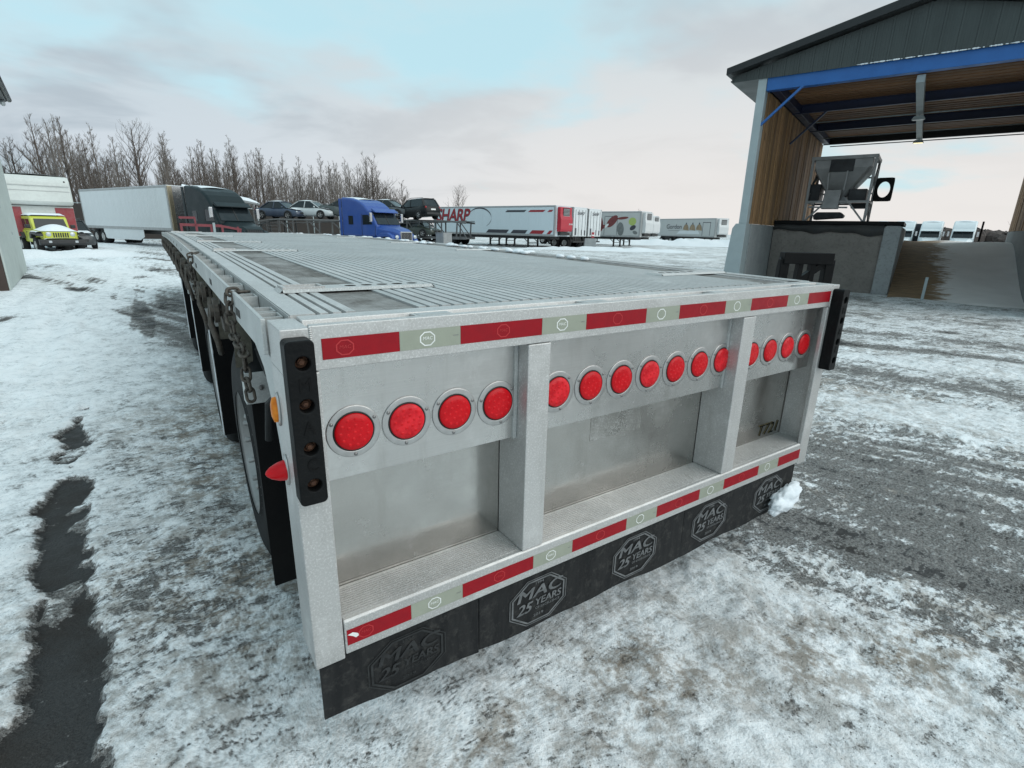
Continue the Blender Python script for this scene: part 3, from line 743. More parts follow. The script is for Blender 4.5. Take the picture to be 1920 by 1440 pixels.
MB().box(1.783, 1.796, .052, .098, DZ-.43, ZH-.003).build("panel_angle", M["alu_rail"], trl, bevel=.001)
MB().box(.003, TW-.003, .1625, .166, ZB+.01, ZH+.03).build("backing_sheet", M["dark_steel"], trl)  # added dark sheet, stops light leaking through slits beside the plates
# worn oblong where a plaque once sat
pl = MB().box(1.115, 1.40, .1562, .1573, DZ-.575, DZ-.445).build("worn_patch", aluminium("aluminium_worn", (.36,.35,.33), .30, .9, .55, .5, (3,1,3)), trl)
gold = simple("gold_lettering", (.34,.27,.10), (.24,.19,.08), 30, .4, .4)
text("unit_number", "T721", .088, gold, trl, (2.425, .1545, DZ-.788), (PI/2,0,0), .22, .0004, sx=1.1)
text("unit_number", "T721", .088, M["black_paint"], trl, (2.4264, .1538, DZ-.7888), (PI/2,0,0), .22, .0004, sx=1.1)
# --- tail lamps
def lamp_parts():
    fl = MB().lathe([(.0550,.004),(.0553,-.0030),(.0562,-.0040),(.0580,-.0041),(.0700,-.0034),(.0722,-.0030),(.0728,-.0018),(.0730,.0)], (0,0,0), "y", 48).mesh("tail_lamp", M["steel_flange"], True)
    gs = MB().lathe([(.0505,.000),(.0520,-.0048),(.0545,-.0052),(.0556,.003)], (0,0,0), "y", 40).mesh("gasket", M["gasket"], True)
    def lens_mesh(m):
        q = MB().lathe([(.0515,.001),(.0513,-.0060),(.0495,-.0085),(.030,-.0098),(.012,-.0104),(.0003,-.0105)], (0,0,0), "y", 40)
        return q.mesh("lens", m, True)
    sc_ = MB().lathe([(.0048,0),(.0046,-.0022),(.0020,-.0030),(.0002,-.0028)], (0,0,0), "y", 10).mesh("screw", M["screw"], True)
    led = MB()
    for r_, n_ in ((.0, 1), (.019, 6), (.037, 11)):
        for k in range(n_):
            t_ = 2*PI*k/n_+.3; led.lathe([(.0048,-.0003),(.0044,-.0007),(.0003,-.0009)], (r_*math.cos(t_), -.0100+(r_/.05)**2*.0018, r_*math.sin(t_)), "y", 8)
    led = led.mesh("led_cells", M["lens_red_dark"], True)
    return fl, gs, lens_mesh(M["lens_red"]), lens_mesh(lens("red_lens_deep", (.50,.005,.012), (.74,.02,.03))), sc_, led
LFL, LGS, LEN1, LEN2, LSC, LED = lamp_parts()
def link(name, me, parent, loc=(0,0,0), rot=(0,0,0)):
    o = bpy.data.objects.new(name, me); COL.objects.link(o); o.parent = parent; o.location = loc; o.rotation_euler = rot; return o
lx_ = [.166,.3165,.467,.618] + [.855+.1512*i for i in range(7)] + [1.985+.1505*i for i in range(4)]
rr = random.Random(12)
for i, x in enumerate(lx_):
    o = link("tail_lamp", LFL, trl, (x, .0595, DZ-.300), (0, rr.uniform(-.25,.25), 0))
    link("gasket", LGS, o); ln = link("lens", LEN2 if i in (1, 4, 7, 10, 13) else LEN1, o); 
    link("led_cells", LED, o, (0,-.0002,0))
    for a in (28, 152, 270): link("screw", LSC, o, (.0645*math.cos(R(a)), -.0036, .0645*math.sin(R(a))))
# --- reflective tape
def octo(r, k=1.0): return [(r*k*math.cos(R(22.5+45*i)), r*math.sin(R(22.5+45*i))) for i in range(8)]
def emblem(parent, x, z, r, m, y=-.0021, txt=True):
    q = MB(); ring2(q, octo(r, 1.15), octo(r*.84, 1.16), lambda a, b: (x+a, y, z+b)); e = q.build("emblem", m, parent)
    if txt: text("emblem_lettering", "MAC", r*.62, m, parent, (x, y, z+r*.05), (PI/2,0,0), .15, .0001, sx=1.05)
    return e
edges = [.0885,.2812,.457,.7363,.9142,1.1935,1.3714,1.6507,1.8286,2.1079,2.2858,2.4915]
for zc_ in (DZ-.0577, DZ-.8895):
    for i in range(11):
        a, b = edges[i]+.0004, edges[i+1]-.0004; red = i % 2 == 0
        o = MB().box(a, b, -.0014, -.0002, zc_-.0254, zc_+.0254).build("reflective_tape", M["tape_red" if red else "tape_white"], trl)
        if i < 10:
            cx = a+(b-a)*(.28 if i == 0 else .50 if red else .44)
            emblem(o, cx, zc_, .0205, M["tape_mark_r" if red else "tape_mark_w"], txt=(i < 4))
            if not red:
                t_ = MB(); t_.box(b-.022, b-.006, -.0021, -.0018, zc_+.001, zc_+.003); t_.build("print_mark", M["screw"], o)
# torn corner of the lowest red strip
tn = MB(); tn.add([(.090,-.0019,DZ-.879),(.105,-.0019,DZ-.876),(.118,-.0019,DZ-.884),(.124,-.0019,DZ-.893),(.113,-.0019,DZ-.897),(.104,-.0019,DZ-.888),(.098,-.0019,DZ-.884)], [tuple(range(7))])
tn.build("torn_patch", M["tape_mark_w"], trl)
# --- rubber skirt under the bar, printed emblems
def skirt(a, b, zb0, zb1, seed):
    rq = random.Random(seed); ph = rq.uniform(0, 6)
    def fr(y):
        def fn(u, v):
            x = a+(b-a)*u; zb = zb0+(zb1-zb0)*u + .004*math.sin(x*17+ph) + (.0025*rq.random() if v == 1 else 0)
            return (x, y + .004*v*v*math.sin(x*7+ph), (ZB-.001)*(1-v) + zb*v)
        return fn
    m_ = MB(); m_.grid(fr(.018), 24, 5); m_.grid(fr(.028), 24, 5)
    n = 24*6
    base = 25*6
    rim = [j for j in range(6)] + [i*6+5 for i in range(1, 25)] + [24*6+j for j in range(4, -1, -1)] + [i*6 for i in range(23, 0, -1)]
    for i in range(len(rim)):
        p, q = rim[i], rim[(i+1) % len(rim)]; m_.f.append((p, q, base+q, base+p)); m_.m.append(0)
    return m_.build("rubber_skirt", M["skirt"], trl)
sks = [skirt(.012, .5265, DZ-1.166, DZ-1.180, 1), skirt(.530, 1.588, DZ-1.180, DZ-1.205, 2), skirt(1.591, 2.505, DZ-1.205, DZ-1.19, 3)]
for i, x in enumerate((.272, .780, 1.282, 1.782, 2.272)):
    pr = sks[0] if i == 0 else sks[1] if i < 3 else sks[2]; m = M["skirt_mark_faded"] if i == 0 else M["skirt_mark"]
    z = DZ-1.072; y = .0135
    q = MB()
    for r1, r2 in ((.1040, .1005), (.0965, .0900)): ring2(q, octo(r1, 1.34), octo(r2, 1.35), lambda a, b: (x+a, y, z+b))
    q.build("printed_octagon", m, pr)
    rot = (PI/2, 0, 0)
    for body, size, dx, dz, sh, sx, off in (("MAC", .068, -.002, .040, .2, 1.32, .0009), ("25", .064, -.060, -.022, .3, .95, .0), ("YEARS", .043, .036, -.010, .12, .95, .0005), ("OF EXCELLENCE", .0145, .036, -.038, 0, 1.0, .0), ("1994", .016, 0, .083, 0, 1.2, 0), ("2019", .017, 0, -.070, 0, 1.3, .0003)):
        text("printed_lettering", body, size*.94, m, pr, (x+dx*1.15, y, z+dz*.9), rot, sh, .0003, sx=sx*1.12)
        if size > .06: text("printed_lettering", body, size*.94, m, pr, (x+dx*1.15+.0042, y-.0002, z+dz*.9+.0016), rot, sh, .0003, sx=sx*1.12)
        if size > .04: text("printed_lettering", body, size*.94, m, pr, (x+dx*1.15+.0022, y-.0001, z+dz*.9+.0008), rot, sh, .0003, sx=sx*1.12)
# --- rubber dock pads on the posts
def pad(x0, x1, label):
    y0, y1, z0, z1 = -.052, -.0005, DZ-.424, DZ-.022; r = .012; xm = (x0+x1)/2
    body = MB(); n = 5
    outl = []
    for (cx, cz_, a0) in ((x1-r, z1-r, 0), (x0+r, z1-r, 90), (x0+r, z0+r, 180), (x1-r, z0+r, 270)):
        for k in range(n+1): t_ = R(a0+90*k/n); outl.append((cx+r*math.cos(t_), cz_+r*math.sin(t_)))
    body.prism(outl, "y", y0, y1)
    o = body.build("dock_pad", M["pad_rubber"], trl)
    cut = MB()
    holes = [z1-.052, z1-.152, z1-.258, z1-.352]
    for z in holes: cut.lathe([(.0165, y0-.02), (.0165, y0+.030)], (xm+.004, 0, z), "y", 24, True)
    co_ = cut.build("cutter", M["pad_rubber"])
    md = o.modifiers.new("b", "BOOLEAN"); md.object = co_; md.operation = "DIFFERENCE"; md.solver = "EXACT"
    bv = o.modifiers.new("bevel", "BEVEL"); bv.width = .005; bv.segments = 3; bv.limit_method = "ANGLE"; bv.angle_limit = R(50)
    dg = bpy.context.evaluated_depsgraph_get(); me_ = bpy.data.meshes.new_from_object(o.evaluated_get(dg))
    o.modifiers.clear(); old = o.data; o.data = me_; bpy.data.objects.remove(co_)
    for z in holes:
        bt = MB(); bt.lathe([(.0095,0),(.0095,-.010),(.0085,-.012),(.0002,-.012)], (xm+.004, y0+.030, z), "y", 6); bt.lathe([(.0155,.0),(.0155,-.002),(.009,-.0025)], (xm+.004, y0+.030, z), "y", 18)
        bt.lathe([(.0055,-.010),(.0055,-.016),(.0002,-.017)], (xm+.004, y0+.030, z), "y", 12)
        bt.build("bolt", M["rust"], o)
    for ch, z in (("M", z1-.104), ("A", z1-.206), ("C", z1-.300)):
        text("moulded_letter", ch, .046, M["black_paint"], o, (xm+.004, y0-.0006, z), (PI/2,0,0), 0, .0012, sx=.85)
    return o
pad(-.002, .0615, ""); pad(TW-.0615, TW+.002, "")
# --- marker lamps on the left post
mk_ = MB().lathe([(.030,0),(.030,-.004),(.027,-.006)], (0,0,0), "x", 20, True).warp(lambda p: (p[0], p[1]*.8, p[2]*1.5)).build("side_marker_lamp", M["steel_flange"], trl, smooth=True, loc=(-.0003,.115,DZ-.225))
MB().lathe([(.023,-.005),(.022,-.014),(.012,-.019),(.0002,-.020)], (0,0,0), "x", 20).warp(lambda p: (p[0], p[1]*.75, p[2]*1.5)).build("lens", M["lens_amber"], mk_, smooth=True)
mk2 = MB().lathe([(.033,0),(.033,-.004),(.028,-.006)], (0,0,0), "x", 20, True).warp(lambda p: (p[0], p[1]*.8, p[2]*1.3)).build("side_marker_lamp", M["steel_flange"], trl, smooth=True, loc=(-.0003,.095,DZ-.385))
MB().lathe([(.027,-.005),(.024,-.022),(.016,-.040),(.007,-.050),(.0002,-.053)], (0,0,0), "x", 20).build("lens", M["lens_red"], mk2, smooth=True)
# --- bed: edge extrusions, grooved planks, nailing strips, tie plates
Y0 = .157
def deck_plank(x0, x1, grooves, m="alu_deck", y0=Y0, y1=TL, gw=.012, gd=.009):
    pr = [(x0+.0008, DZ-.035), (x0+.0008, DZ)]
    for g in grooves: pr += [(g-gw/2, DZ), (g-gw/2+.001, DZ-gd), (g+gw/2-.001, DZ-gd), (g+gw/2, DZ)]
    pr += [(x1-.0008, DZ), (x1-.0008, DZ-.035)]
    m_ = MB()
    secs = [[(x, yy, z+cz(yy)) for x, z in pr] for yy in ys(y0, y1)]
    m_.sections(secs)
    k = len(pr)                                              # groove floors take a darker tone
    o = m_.build("deck_plank", [M[m], M["groove"]], trl)
    fl = []
    zs = [p[1] for p in pr]
    for poly in o.data.polygons:
        vz = [o.data.vertices[i].co for i in poly.vertices]
        fl.append(1 if len(vz) == 4 and all(abs(c.z-cz(c.y)-(DZ-gd)) < 1e-4 for c in vz) else 0)
    if m == "alu_deck":
        o.data.materials.append(M["alu_rail"])
        for i, poly in enumerate(o.data.polygons):
            c = poly.center
            if fl[i] == 0 and c.x-x0 < .024 and abs(poly.normal.z) > .9: fl[i] = 2
    o.data.polygons.foreach_set("material_index", fl)
    return o
deck_plank(.055, .2235, [.124, .157, .191], "alu")
deck_plank(TW-.2235, TW-.055, [TW-.124, TW-.157, TW-.191], "alu")
for (a, b) in ((.2245, .4045), (TW-.4045, TW-.2245)):
    m_ = MB(); run(m_, [(a,DZ-.045),(a,DZ-.006),(b,DZ-.006),(b,DZ-.045)], Y0, TL); m_.build("wood_strip", M["wood_strip"], trl)
    for yj in (2.2, 4.4, 6.6, 8.8, 11.0):
        q = MB().box(a+.002, b-.002, yj, yj+.008, DZ-.0055+cz(yj), DZ-.0045+cz(yj)); q.build("strip_joint", M["groove"], trl)
np_ = 7; x0, x1 = .4055, TW-.4055; pw_ = (x1-x0)/np_
for i in range(np_):
    a, b = x0+i*pw_, x0+(i+1)*pw_
    deck_plank(a, b, [a+.030+k*.0405 for k in range(6)])
MB().box(.06, TW-.06, Y0, TL, DZ-.10, DZ-.05).warp(lambda p: p).build("bed_underside", M["dark_steel"], trl)
def tie_plate(xs, yc, sgn):
    """checker of bevelled plate with five open holes"""
    w = .058; zt = DZ+.0095; q = MB(); n = 20; r = .0205
    y0, y1 = yc-.055, yc+.045
    for k in range(5):
        cx = xs + sgn*k*w
        cir = [(cx+r*math.cos(2*PI*i/n+PI/4), yc+r*.92*math.sin(2*PI*i/n+PI/4)) for i in range(n)]
        sq = []
        for i in range(n):
            t_ = 2*PI*i/n+PI/4; c_, s_ = math.cos(t_), math.sin(t_); kk = 1/max(abs(c_), abs(s_))
            sx_ = cx + c_*kk*w/2; sy_ = yc + s_*kk*.05 + (-.0025); sq.append((sx_, sy_))
        zz = lambda yy: zt + cz(yy)
        q.add([(a, b, zz(b)) for a, b in cir] + [(a, b, zz(b)) for a, b in sq], [(i,(i+1)%n,n+(i+1)%n,n+i) for i in range(n)])
        q.cur = 1; q.add([(a, b, zz(b)) for a, b in cir] + [(a, b, zz(b)-.0093) for a, b in cir], [(i,(i+1)%n,n+(i+1)%n,n+i) for i in range(n)])
        q.add([(a, b, zz(b)-.009) for a, b in cir], [tuple(range(n))]); q.cur = 0
    lo = min(xs, xs+sgn*4*w)-w/2; hi = max(xs, xs+sgn*4*w)+w/2
    yl, yh = yc-.0525, yc+.0475
    z0 = zt+cz(yc)
    # skirts and solid ends
    def seg(a, b):
        q.add([(a,yl,z0),(b,yl,z0),(b,yh,z0),(a,yh,z0)], [(0,1,2,3)])
    seg(lo-.205, lo) if sgn > 0 else seg(hi, hi+.205)
    seg(hi, hi+.03) if sgn > 0 else seg(lo-.03, lo)
    a, b = (lo-.205, hi+.03) if sgn > 0 else (lo-.03, hi+.205)
    zb_ = z0-.0095
    q.add([(a,yl,z0),(b,yl,z0),(b,yl-.012,zb_),(a,yl-.012,zb_)], [(0,1,2,3)]); q.add([(a,yh,z0),(b,yh,z0),(b,yh+.010,zb_),(a,yh+.010,zb_)], [(0,1,2,3)])
    q.add([(a,yl,z0),(a,yh,z0),(a-.01,yh+.01,zb_),(a-.01,yl-.012,zb_)], [(0,1,2,3)]); q.add([(b,yl,z0),(b,yh,z0),(b+.01,yh+.01,zb_),(b+.01,yl-.012,zb_)], [(0,1,2,3)])
    if sgn > 0:                                              # raised rim round the lashing slot at the bed's edge
        for (u0,u1,v0,v1) in ((a+.002,a+.135,yl+.004,yl+.014),(a+.002,a+.135,yh-.014,yh-.004),(a+.002,a+.014,yl+.0142,yh-.0142),(a+.125,a+.135,yl+.0142,yh-.0142)):
            q.box(u0,u1,v0,v1,z0+.0002,z0+.007)
        q.cur = 1; q.add([(a+.03,yl+.03,z0+.0006),(a+.11,yl+.03,z0+.0006),(a+.11,yh-.03,z0+.0006),(a+.03,yh-.03,z0+.0006)], [(0,1,2,3)]); q.cur = 0
    return q.build("tie_plate", [M["alu"], M["groove"]], trl)
for yc in (.62, 2.85, 4.35, 6.4, 8.9, 11.4):
    tie_plate(.352, yc, 1)
    tie_plate(TW-.352, yc, -1)
# --- side rails and stake pockets
for sgn, xo in ((1, 0.0), (-1, TW)):
    def xx(v): return xo + sgn*v
    prof = [(xx(-.014),DZ-.095),(xx(-.002),DZ-.095),(xx(-.002),DZ-.006),(xx(-.014),DZ-.004)]
    m_ = MB(); run(m_, prof, .157, TL); m_.build("rub_rail", M["alu_rail"], trl, bevel=.002)
    m_ = MB(); run(m_, [(xx(.052),DZ-.13),(xx(.0545),DZ-.13),(xx(.0545),DZ-.002),(xx(.052),DZ-.002)], .157, TL); m_.build("side_rail", M["alu_rail"], trl)
    yy = .215; k = 0
    while yy < TL-.2:
        q = MB(); zt = DZ-.012; zb_ = DZ-.11; t_ = .006; w = .075
        q.prism([(xx(0),yy),(xx(.050),yy),(xx(.050),yy+w),(xx(0),yy+w),(xx(0),yy+w-t_),(xx(.045),yy+w-t_),(xx(.045),yy+t_),(xx(0),yy+t_)], "z", zb_, zt)
        q.warp(arch).build("stake_pocket", M["alu_rail"], trl)
        yy += .095 if k == 0 else (.30 if k % 2 else .32); k += 1
    # small solid plates where chains hook
    yq = .55
    while yq < TL:
        MB().box(min(xx(-.0155),xx(-.0142)), max(xx(-.0155),xx(-.0142)), yq, yq+.09, DZ-.07+cz(yq), DZ-.045+cz(yq)).build("rail_slot", M["groove"], trl); yq += .9
# gusset and weld between left rail and post
g_ = MB().prism([(.156,DZ-.10),(.60,DZ-.10),(.42,DZ-.115),(.30,DZ-.16),(.22,DZ-.25),(.185,DZ-.33),(.156,DZ-.42)], "x", .001, .012).build("rail_gusset", M["alu_rail"], trl, bevel=.003)
g2 = MB().prism([(.156,DZ-.14),(.26,DZ-.16),(.215,DZ-.34),(.18,DZ-.55),(.156,DZ-.7)], "x", .05, .058).build("post_gusset", M["alu_rail"], trl)
# --- chassis
for x in (.72, 1.75):
    m_ = MB(); m_.box(x, x+.10, .2, TL, DZ-.14, DZ-.12); m_.box(x+.042, x+.058, .2, TL, DZ-.50, DZ-.141); m_.box(x, x+.10, .2, TL, DZ-.53, DZ-.501)
    m_.build("main_beam", M["dark_steel"], trl)
for k in range(28): MB().box(.075, TW-.075, .4+k*.48, .46+k*.48, DZ-.13, DZ-.101).build("cross_member", M["dark_steel"], trl)
AX = (1.47, 3.20, 5.05, 6.75)
def wheel_mesh():
    t_ = MB(); w = .27
    t_.lathe([(.285,-.012),(.300,.0),(.36,-.008),(.44,-.004),(.485,.012),(.505,.035),(.508,.06),(.508,w-.06),(.505,w-.035),(.485,w-.012),(.44,w+.004),(.30,w)], (0,0,0), "x", 56)
    for k in range(4): t_.lathe([(.5085,.062+k*.045),(.498,.064+k*.045),(.498,.070+k*.045),(.5085,.072+k*.045)], (0,0,0), "x", 56)
    ty = t_.mesh("tyre", M["tyre"], True)
    r_ = MB(); r_.lathe([(.295,-.004),(.287,-.008),(.280,.01),(.262,.06),(.255,.085),(.225,.085),(.16,.06),(.13,.05),(.115,.05),(.11,.03),(.06,.02),(.0005,.02)], (0,0,0), "x", 40)
    for k in range(10):
        a = 2*PI*k/10; r_.lathe([(.014,.028),(.014,.005),(.0005,.0)], (0,.165*math.cos(a),.165*math.sin(a)), "x", 8)
    return ty, r_.mesh("rim", simple("trailer_rim", (.34,.34,.335), (.24,.24,.235), 8, .45, .5), True)
WT, WR = wheel_mesh()
for yy in AX:
    for side in (0, 1):
        o = bpy.data.objects.new("wheel", WR); COL.objects.link(o); o.parent = trl
        o.scale = (1.05, 1.083, 1.083)
        if side == 0: o.location = (.046, yy, .543)
        else: o.location = (TW-.046, yy, .543); o.rotation_euler = (0,0,PI)
        link("tyre", WT, o)
        link("inner_tyre", WT, o, (.33,0,0))
    MB().tube([(.4,yy,.50),(TW-.4,yy,.50)], .065, 12).build("axle", M["dark_steel"], trl, smooth=True)
    MB().box(.72,.82,yy-.06,yy+.06,.56,DZ-.53).build("spring_hanger", M["dark_steel"], trl)
    MB().lathe([(.11,0),(.12,.03),(.12,.14),(.11,.17)], (.95,yy-.22,.72), "z", 20, True).build("air_bag", M["black_rubber"], trl, smooth=True)
for i, yf in enumerate((.73, 2.42, 4.25, 6.0)):
    z0 = .24 if i == 0 else .30
    fl_ = MB().grid(lambda u, v: (.006+.64*u, yf + .006*math.sin(u*9) + .02*v*v, (DZ-.385)*(1-v)+z0*v), 10, 8)
    fl_.grid(lambda u, v: (.006+.64*u, yf + .012 + .006*math.sin(u*9) + .02*v*v, (DZ-.385)*(1-v)+z0*v), 10, 8)
    f_ = fl_.build("mud_flap", M["flap"], trl, smooth=True)
    b_ = MB(); b_.box(-.012, .68, yf-.012, yf-.004, DZ-.392, DZ-.278); b_.box(-.012, -.003, yf-.004, yf+.05, DZ-.392, DZ-.278)
    b_.build("bracket_plate", M["alu_rail"], f_, bevel=.002)
    if i: MB().tube([(.004,yf+.006+.02*(k_/9)**2,(DZ-.39)*(1-k_/9)+z0*(k_/9)) for k_ in range(10)], [.004+.004*random.random() for k_ in range(10)], 6).build("frozen_slush", M["snow_pack"], f_, smooth=True)
    for bx in (.04, .22, .5): MB().lathe([(.009,0),(.009,-.008),(.0003,-.009)], (bx, yf-.012, DZ-.335), "y", 6).build("bolt", M["screw"], f_)
# edges of packed road snow on the flap rims, tanks and hoses under the bed
MB().tube([(.30,.95,DZ-.26),(.95,.95,DZ-.26)], .13, 20).build("air_tank", simple("blue_black_tank", (.012,.018,.045), None, 4, .35), trl, smooth=True)
hs = MB(); hs.tube([(.03,.55,DZ-.16),(.06,.62,DZ-.26),(.10,.60,DZ-.36),(.07,.5,DZ-.42)], .018, 8); hs.tube([(.05,.35,DZ-.13),(.08,.40,DZ-.24),(.03,.5,DZ-.33),(.02,.52,DZ-.46)], .013, 8)
hs.build("hose", M["black_rubber"], trl, smooth=True)
# winch reels and loose straps along the left rail
M["strap"] = simple("dirty_webbing", (.15,.14,.11), (.07,.065,.05), 20, .9, 0, .3)
rr = random.Random(22)
for yw in (1.35, 2.0, 3.2, 3.9, 4.9, 5.8, 6.9, 7.8, 9.0, 10.2, 11.6, 13.0):
    w_ = MB(); zc_ = DZ-.165+cz(yw)
    w_.box(.0, .012, yw-.05, yw+.06, zc_-.09, zc_+.06); w_.box(.10, .112, yw-.05, yw+.06, zc_-.09, zc_+.06)
    w_.tube([(-.045,yw,zc_),(.14,yw,zc_)], .028, 12); w_.lathe([(.055,-.03),(.055,-.012)], (0,yw,zc_), "x", 12, True)
    wo_ = w_.build("strap_winch", M["rust_chain"], trl)
    s_ = MB(); s_.lathe([(.062+.006*rr.random(),.018),(.062,.095)], (0,yw,zc_), "x", 18, True)
    s_.grid(lambda u, v, yw=yw, zc_=zc_: (.02+.07*u, yw-.06-.05*math.sin(v*3), zc_-.25*v), 1, 6)
    s_.build("webbing", M["strap"], wo_, smooth=True)
    s_ = MB(); s_.tube([(-.03,yw+.05,zc_+.05),(-.045,yw+.02,zc_-.06),(-.03,yw-.03,zc_-.14),(-.02,yw+.04,zc_-.2)], .014, 6); s_.build("hook", M["rust_chain"], wo_, smooth=True)
# --- chain hung over the rail
def chain(name, pts, label):
    P = [Vector(p) for p in pts]; step = .033
    seg = []; d = 0
    for a, b in zip(P[:-1], P[1:]):
        L = (b-a).length; t_ = d
        while t_ < L: seg.append((a+(b-a)*(t_/L), (b-a).normalized())); t_ += step
        d = t_-L
    root = thing(name, label, "chain", P[0])
    prof = []
    for i in range(16):
        a = 2*PI*i/16; prof.append(Vector((.0125*math.cos(a), 0, .0125*math.sin(a) + (.0095 if math.sin(a) > 0 else -.0095))))
    lm = MB(); ring = prof + [prof[0]]; lm.tube(ring, .0050, 8, False); lme = lm.mesh("chain_link", M["rust_chain"], True)
    for k, (p, t_) in enumerate(seg):
        o = link("chain_link", lme, root, p-P[0]); q = t_.to_track_quat("Z", "Y"); o.rotation_mode = "QUATERNION"
        o.rotation_quaternion = q @ Vector((0,0,1)).rotation_difference(Vector((0,0,1))) @ Matrix.Rotation((PI/2)*(k%2)+rr.uniform(-.2,.2), 3, "Z").to_quaternion()
    return root
chain("lashing_chain", [(.02,.72,DZ+.004),(-.022,.70,DZ+.006),(-.030,.685,DZ-.06),(-.028,.66,DZ-.13),(-.02,.52,DZ-.165),(-.025,.50,DZ-.24),(-.02,.49,DZ-.30)], "rusty lashing chain hung over the near end of the left rail")
chain("lashing_chain", [(.0,2.6,DZ+.04),(-.03,2.58,DZ+.03),(-.035,2.56,DZ-.10),(-.03,2.45,DZ-.18),(-.03,2.30,DZ-.22)], "rusty lashing chain hanging from the rail above the second wheel")
# --- snow left on the bed and the skirt
def lump(name, c, r, sq, seed, label, cat="snow"):
    bm = bmesh.new(); bmesh.ops.create_icosphere(bm, subdivisions=4, radius=1)
    for v in bm.verts:
        p = v.co; a = np.array([p.x*1.7+seed, p.y*1.7, ]); 
        n_ = float(fbm(np.array([p.x*1.6+seed*3+p.z]), np.array([p.y*1.6-p.z*1.3+seed]), seed, 4))
        n2_ = float(fbm(np.array([p.x*7+seed+p.z*5]), np.array([p.y*7-p.z*6]), seed+5, 2))
        p *= .55 + .70*n_ + .42*(n2_-.5)
        v.co = Vector((p.x*r*sq[0], p.y*r*sq[1], p.z*r*sq[2]))
    me_ = bpy.data.meshes.new(name); bm.to_mesh(me_); bm.free(); me_.materials.append(M["snow"])
    me_.polygons.foreach_set("use_smooth", [True]*len(me_.polygons))
    o = bpy.data.objects.new(name, me_); COL.objects.link(o); o.location = c
    return tag(o, label, cat)
sl = lump("snow_clump", (2.365,-.028,DZ-1.105), .084, (1.5,.60,.66), 8, "white clump of snow stuck to the right end of the rubber skirt")
sl.rotation_euler = (0, R(-18), 0)
rr = random.Random(9)
sm = MB()
for k in range(34):
    yy = 2.2+11.5*rr.random(); xs_ = TW-.05-.28*rr.random()**2
    sm.ball((xs_, yy, DZ+.002+cz(yy)), .035, 7, 4, (rr.uniform(.5,1.6), rr.uniform(1,3.5), rr.uniform(.25,.5)))
for k in range(26):
    yy = 1.5+3.5*rr.random(); sm.ball((TW-.30+.05*rr.random(), yy, DZ+.008+cz(yy)), .03, 7, 4, (1, rr.uniform(1,2), .5))
tag(sm.build("snow_crumbs", M["snow"], None, smooth=True), "crumbs of snow along the far side of the trailer bed", "snow", kind="stuff")

# --- black attachment frame standing beyond the trailer
af = thing("attachment_frame", "black steel loader attachment frame standing beyond the trailer", "steel frame", (5.86, 1.86, 0), R(-35))
for x in (-.42, .42):
    MB().prism([(-.05,0),(.05,0),(.05,1.22),(.02,1.33),(-.05,1.33)], "x", x-.085, x+.085).build("upright", M["black_paint"], af, bevel=.01)
    MB().bar((x, -.02, .03), (x, .5, .03), .08, .06).build("foot", M["black_paint"], af)
    MB().lathe([(.05,-.05),(.05,.05)], (x,.02,1.30), "x", 14, True).build("pin_boss", M["black_paint"], af, smooth=True)
for z_, w_ in ((1.34,.46),(.95,.42),(.5,.42)): MB().bar((-w_,.0,z_),(w_,.0,z_),.13 if z_ > 1 else .08,.12).build("cross_bar", M["black_paint"], af, bevel=.008)
af.scale = (.60,1,1.045)
for x in (-.15, .08): MB().bar((x,.0,.5),(x+.04,.0,1.32),.09,.08).build("rib", M["black_paint"], af)
MB().bar((-.38,0,.97),(.35,0,1.30),.07,.07).build("diagonal", M["black_paint"], af)
# ------------------------------------------------------------------ vehicles behind (local x = forward, y = left, z = up)
def azrz(az): return PI/2 - R(az)                 # heading in degrees clockwise from +Y -> rotation of local x
M["glass"] = simple("dark_glass", (.012,.017,.020), (.02,.026,.03), 2, .1, 0, spec=.4)
M["glass_pale"] = simple("frosted_glass", (.16,.20,.21), (.10,.13,.14), 3, .25)
M["plastic"] = simple("black_plastic", (.018,.019,.020), (.028,.028,.029), 6, .5)
M["chrome"] = simple("chrome", (.62,.63,.64), (.5,.5,.5), 6, .22, .9)
M["headlamp"] = simple("headlamp_glass", (.62,.66,.68), (.45,.48,.5), 12, .12, .2)
M["tail_red"] = simple("tail_lamp_red", (.35,.01,.015), (.22,.008,.01), 10, .2)
def paint(name, c, rough=.3, film=.25, gloss=1.0):
    t = NT(name); n = t.noise(1.5, 5, .65); n2 = t.noise(9, 5, .7)
    c_ = t.mix(t.math("MULTIPLY", t.ramp(t.math("ADD", t.math("MULTIPLY", n, .5), t.math("MULTIPLY", n2, .5)), [(.42, 0.0), (.68, 1.0)]), film), c, (.36,.36,.355))
    t.inp("Base Color", c_); t.inp("Roughness", t.ramp(n, [(.3, rough), (.7, rough+.2)])); t.inp("Coat Weight", .15*gloss); t.inp("Specular IOR Level", .5*gloss); t.inp("Coat Roughness", .1); return t.m
WHC = {}
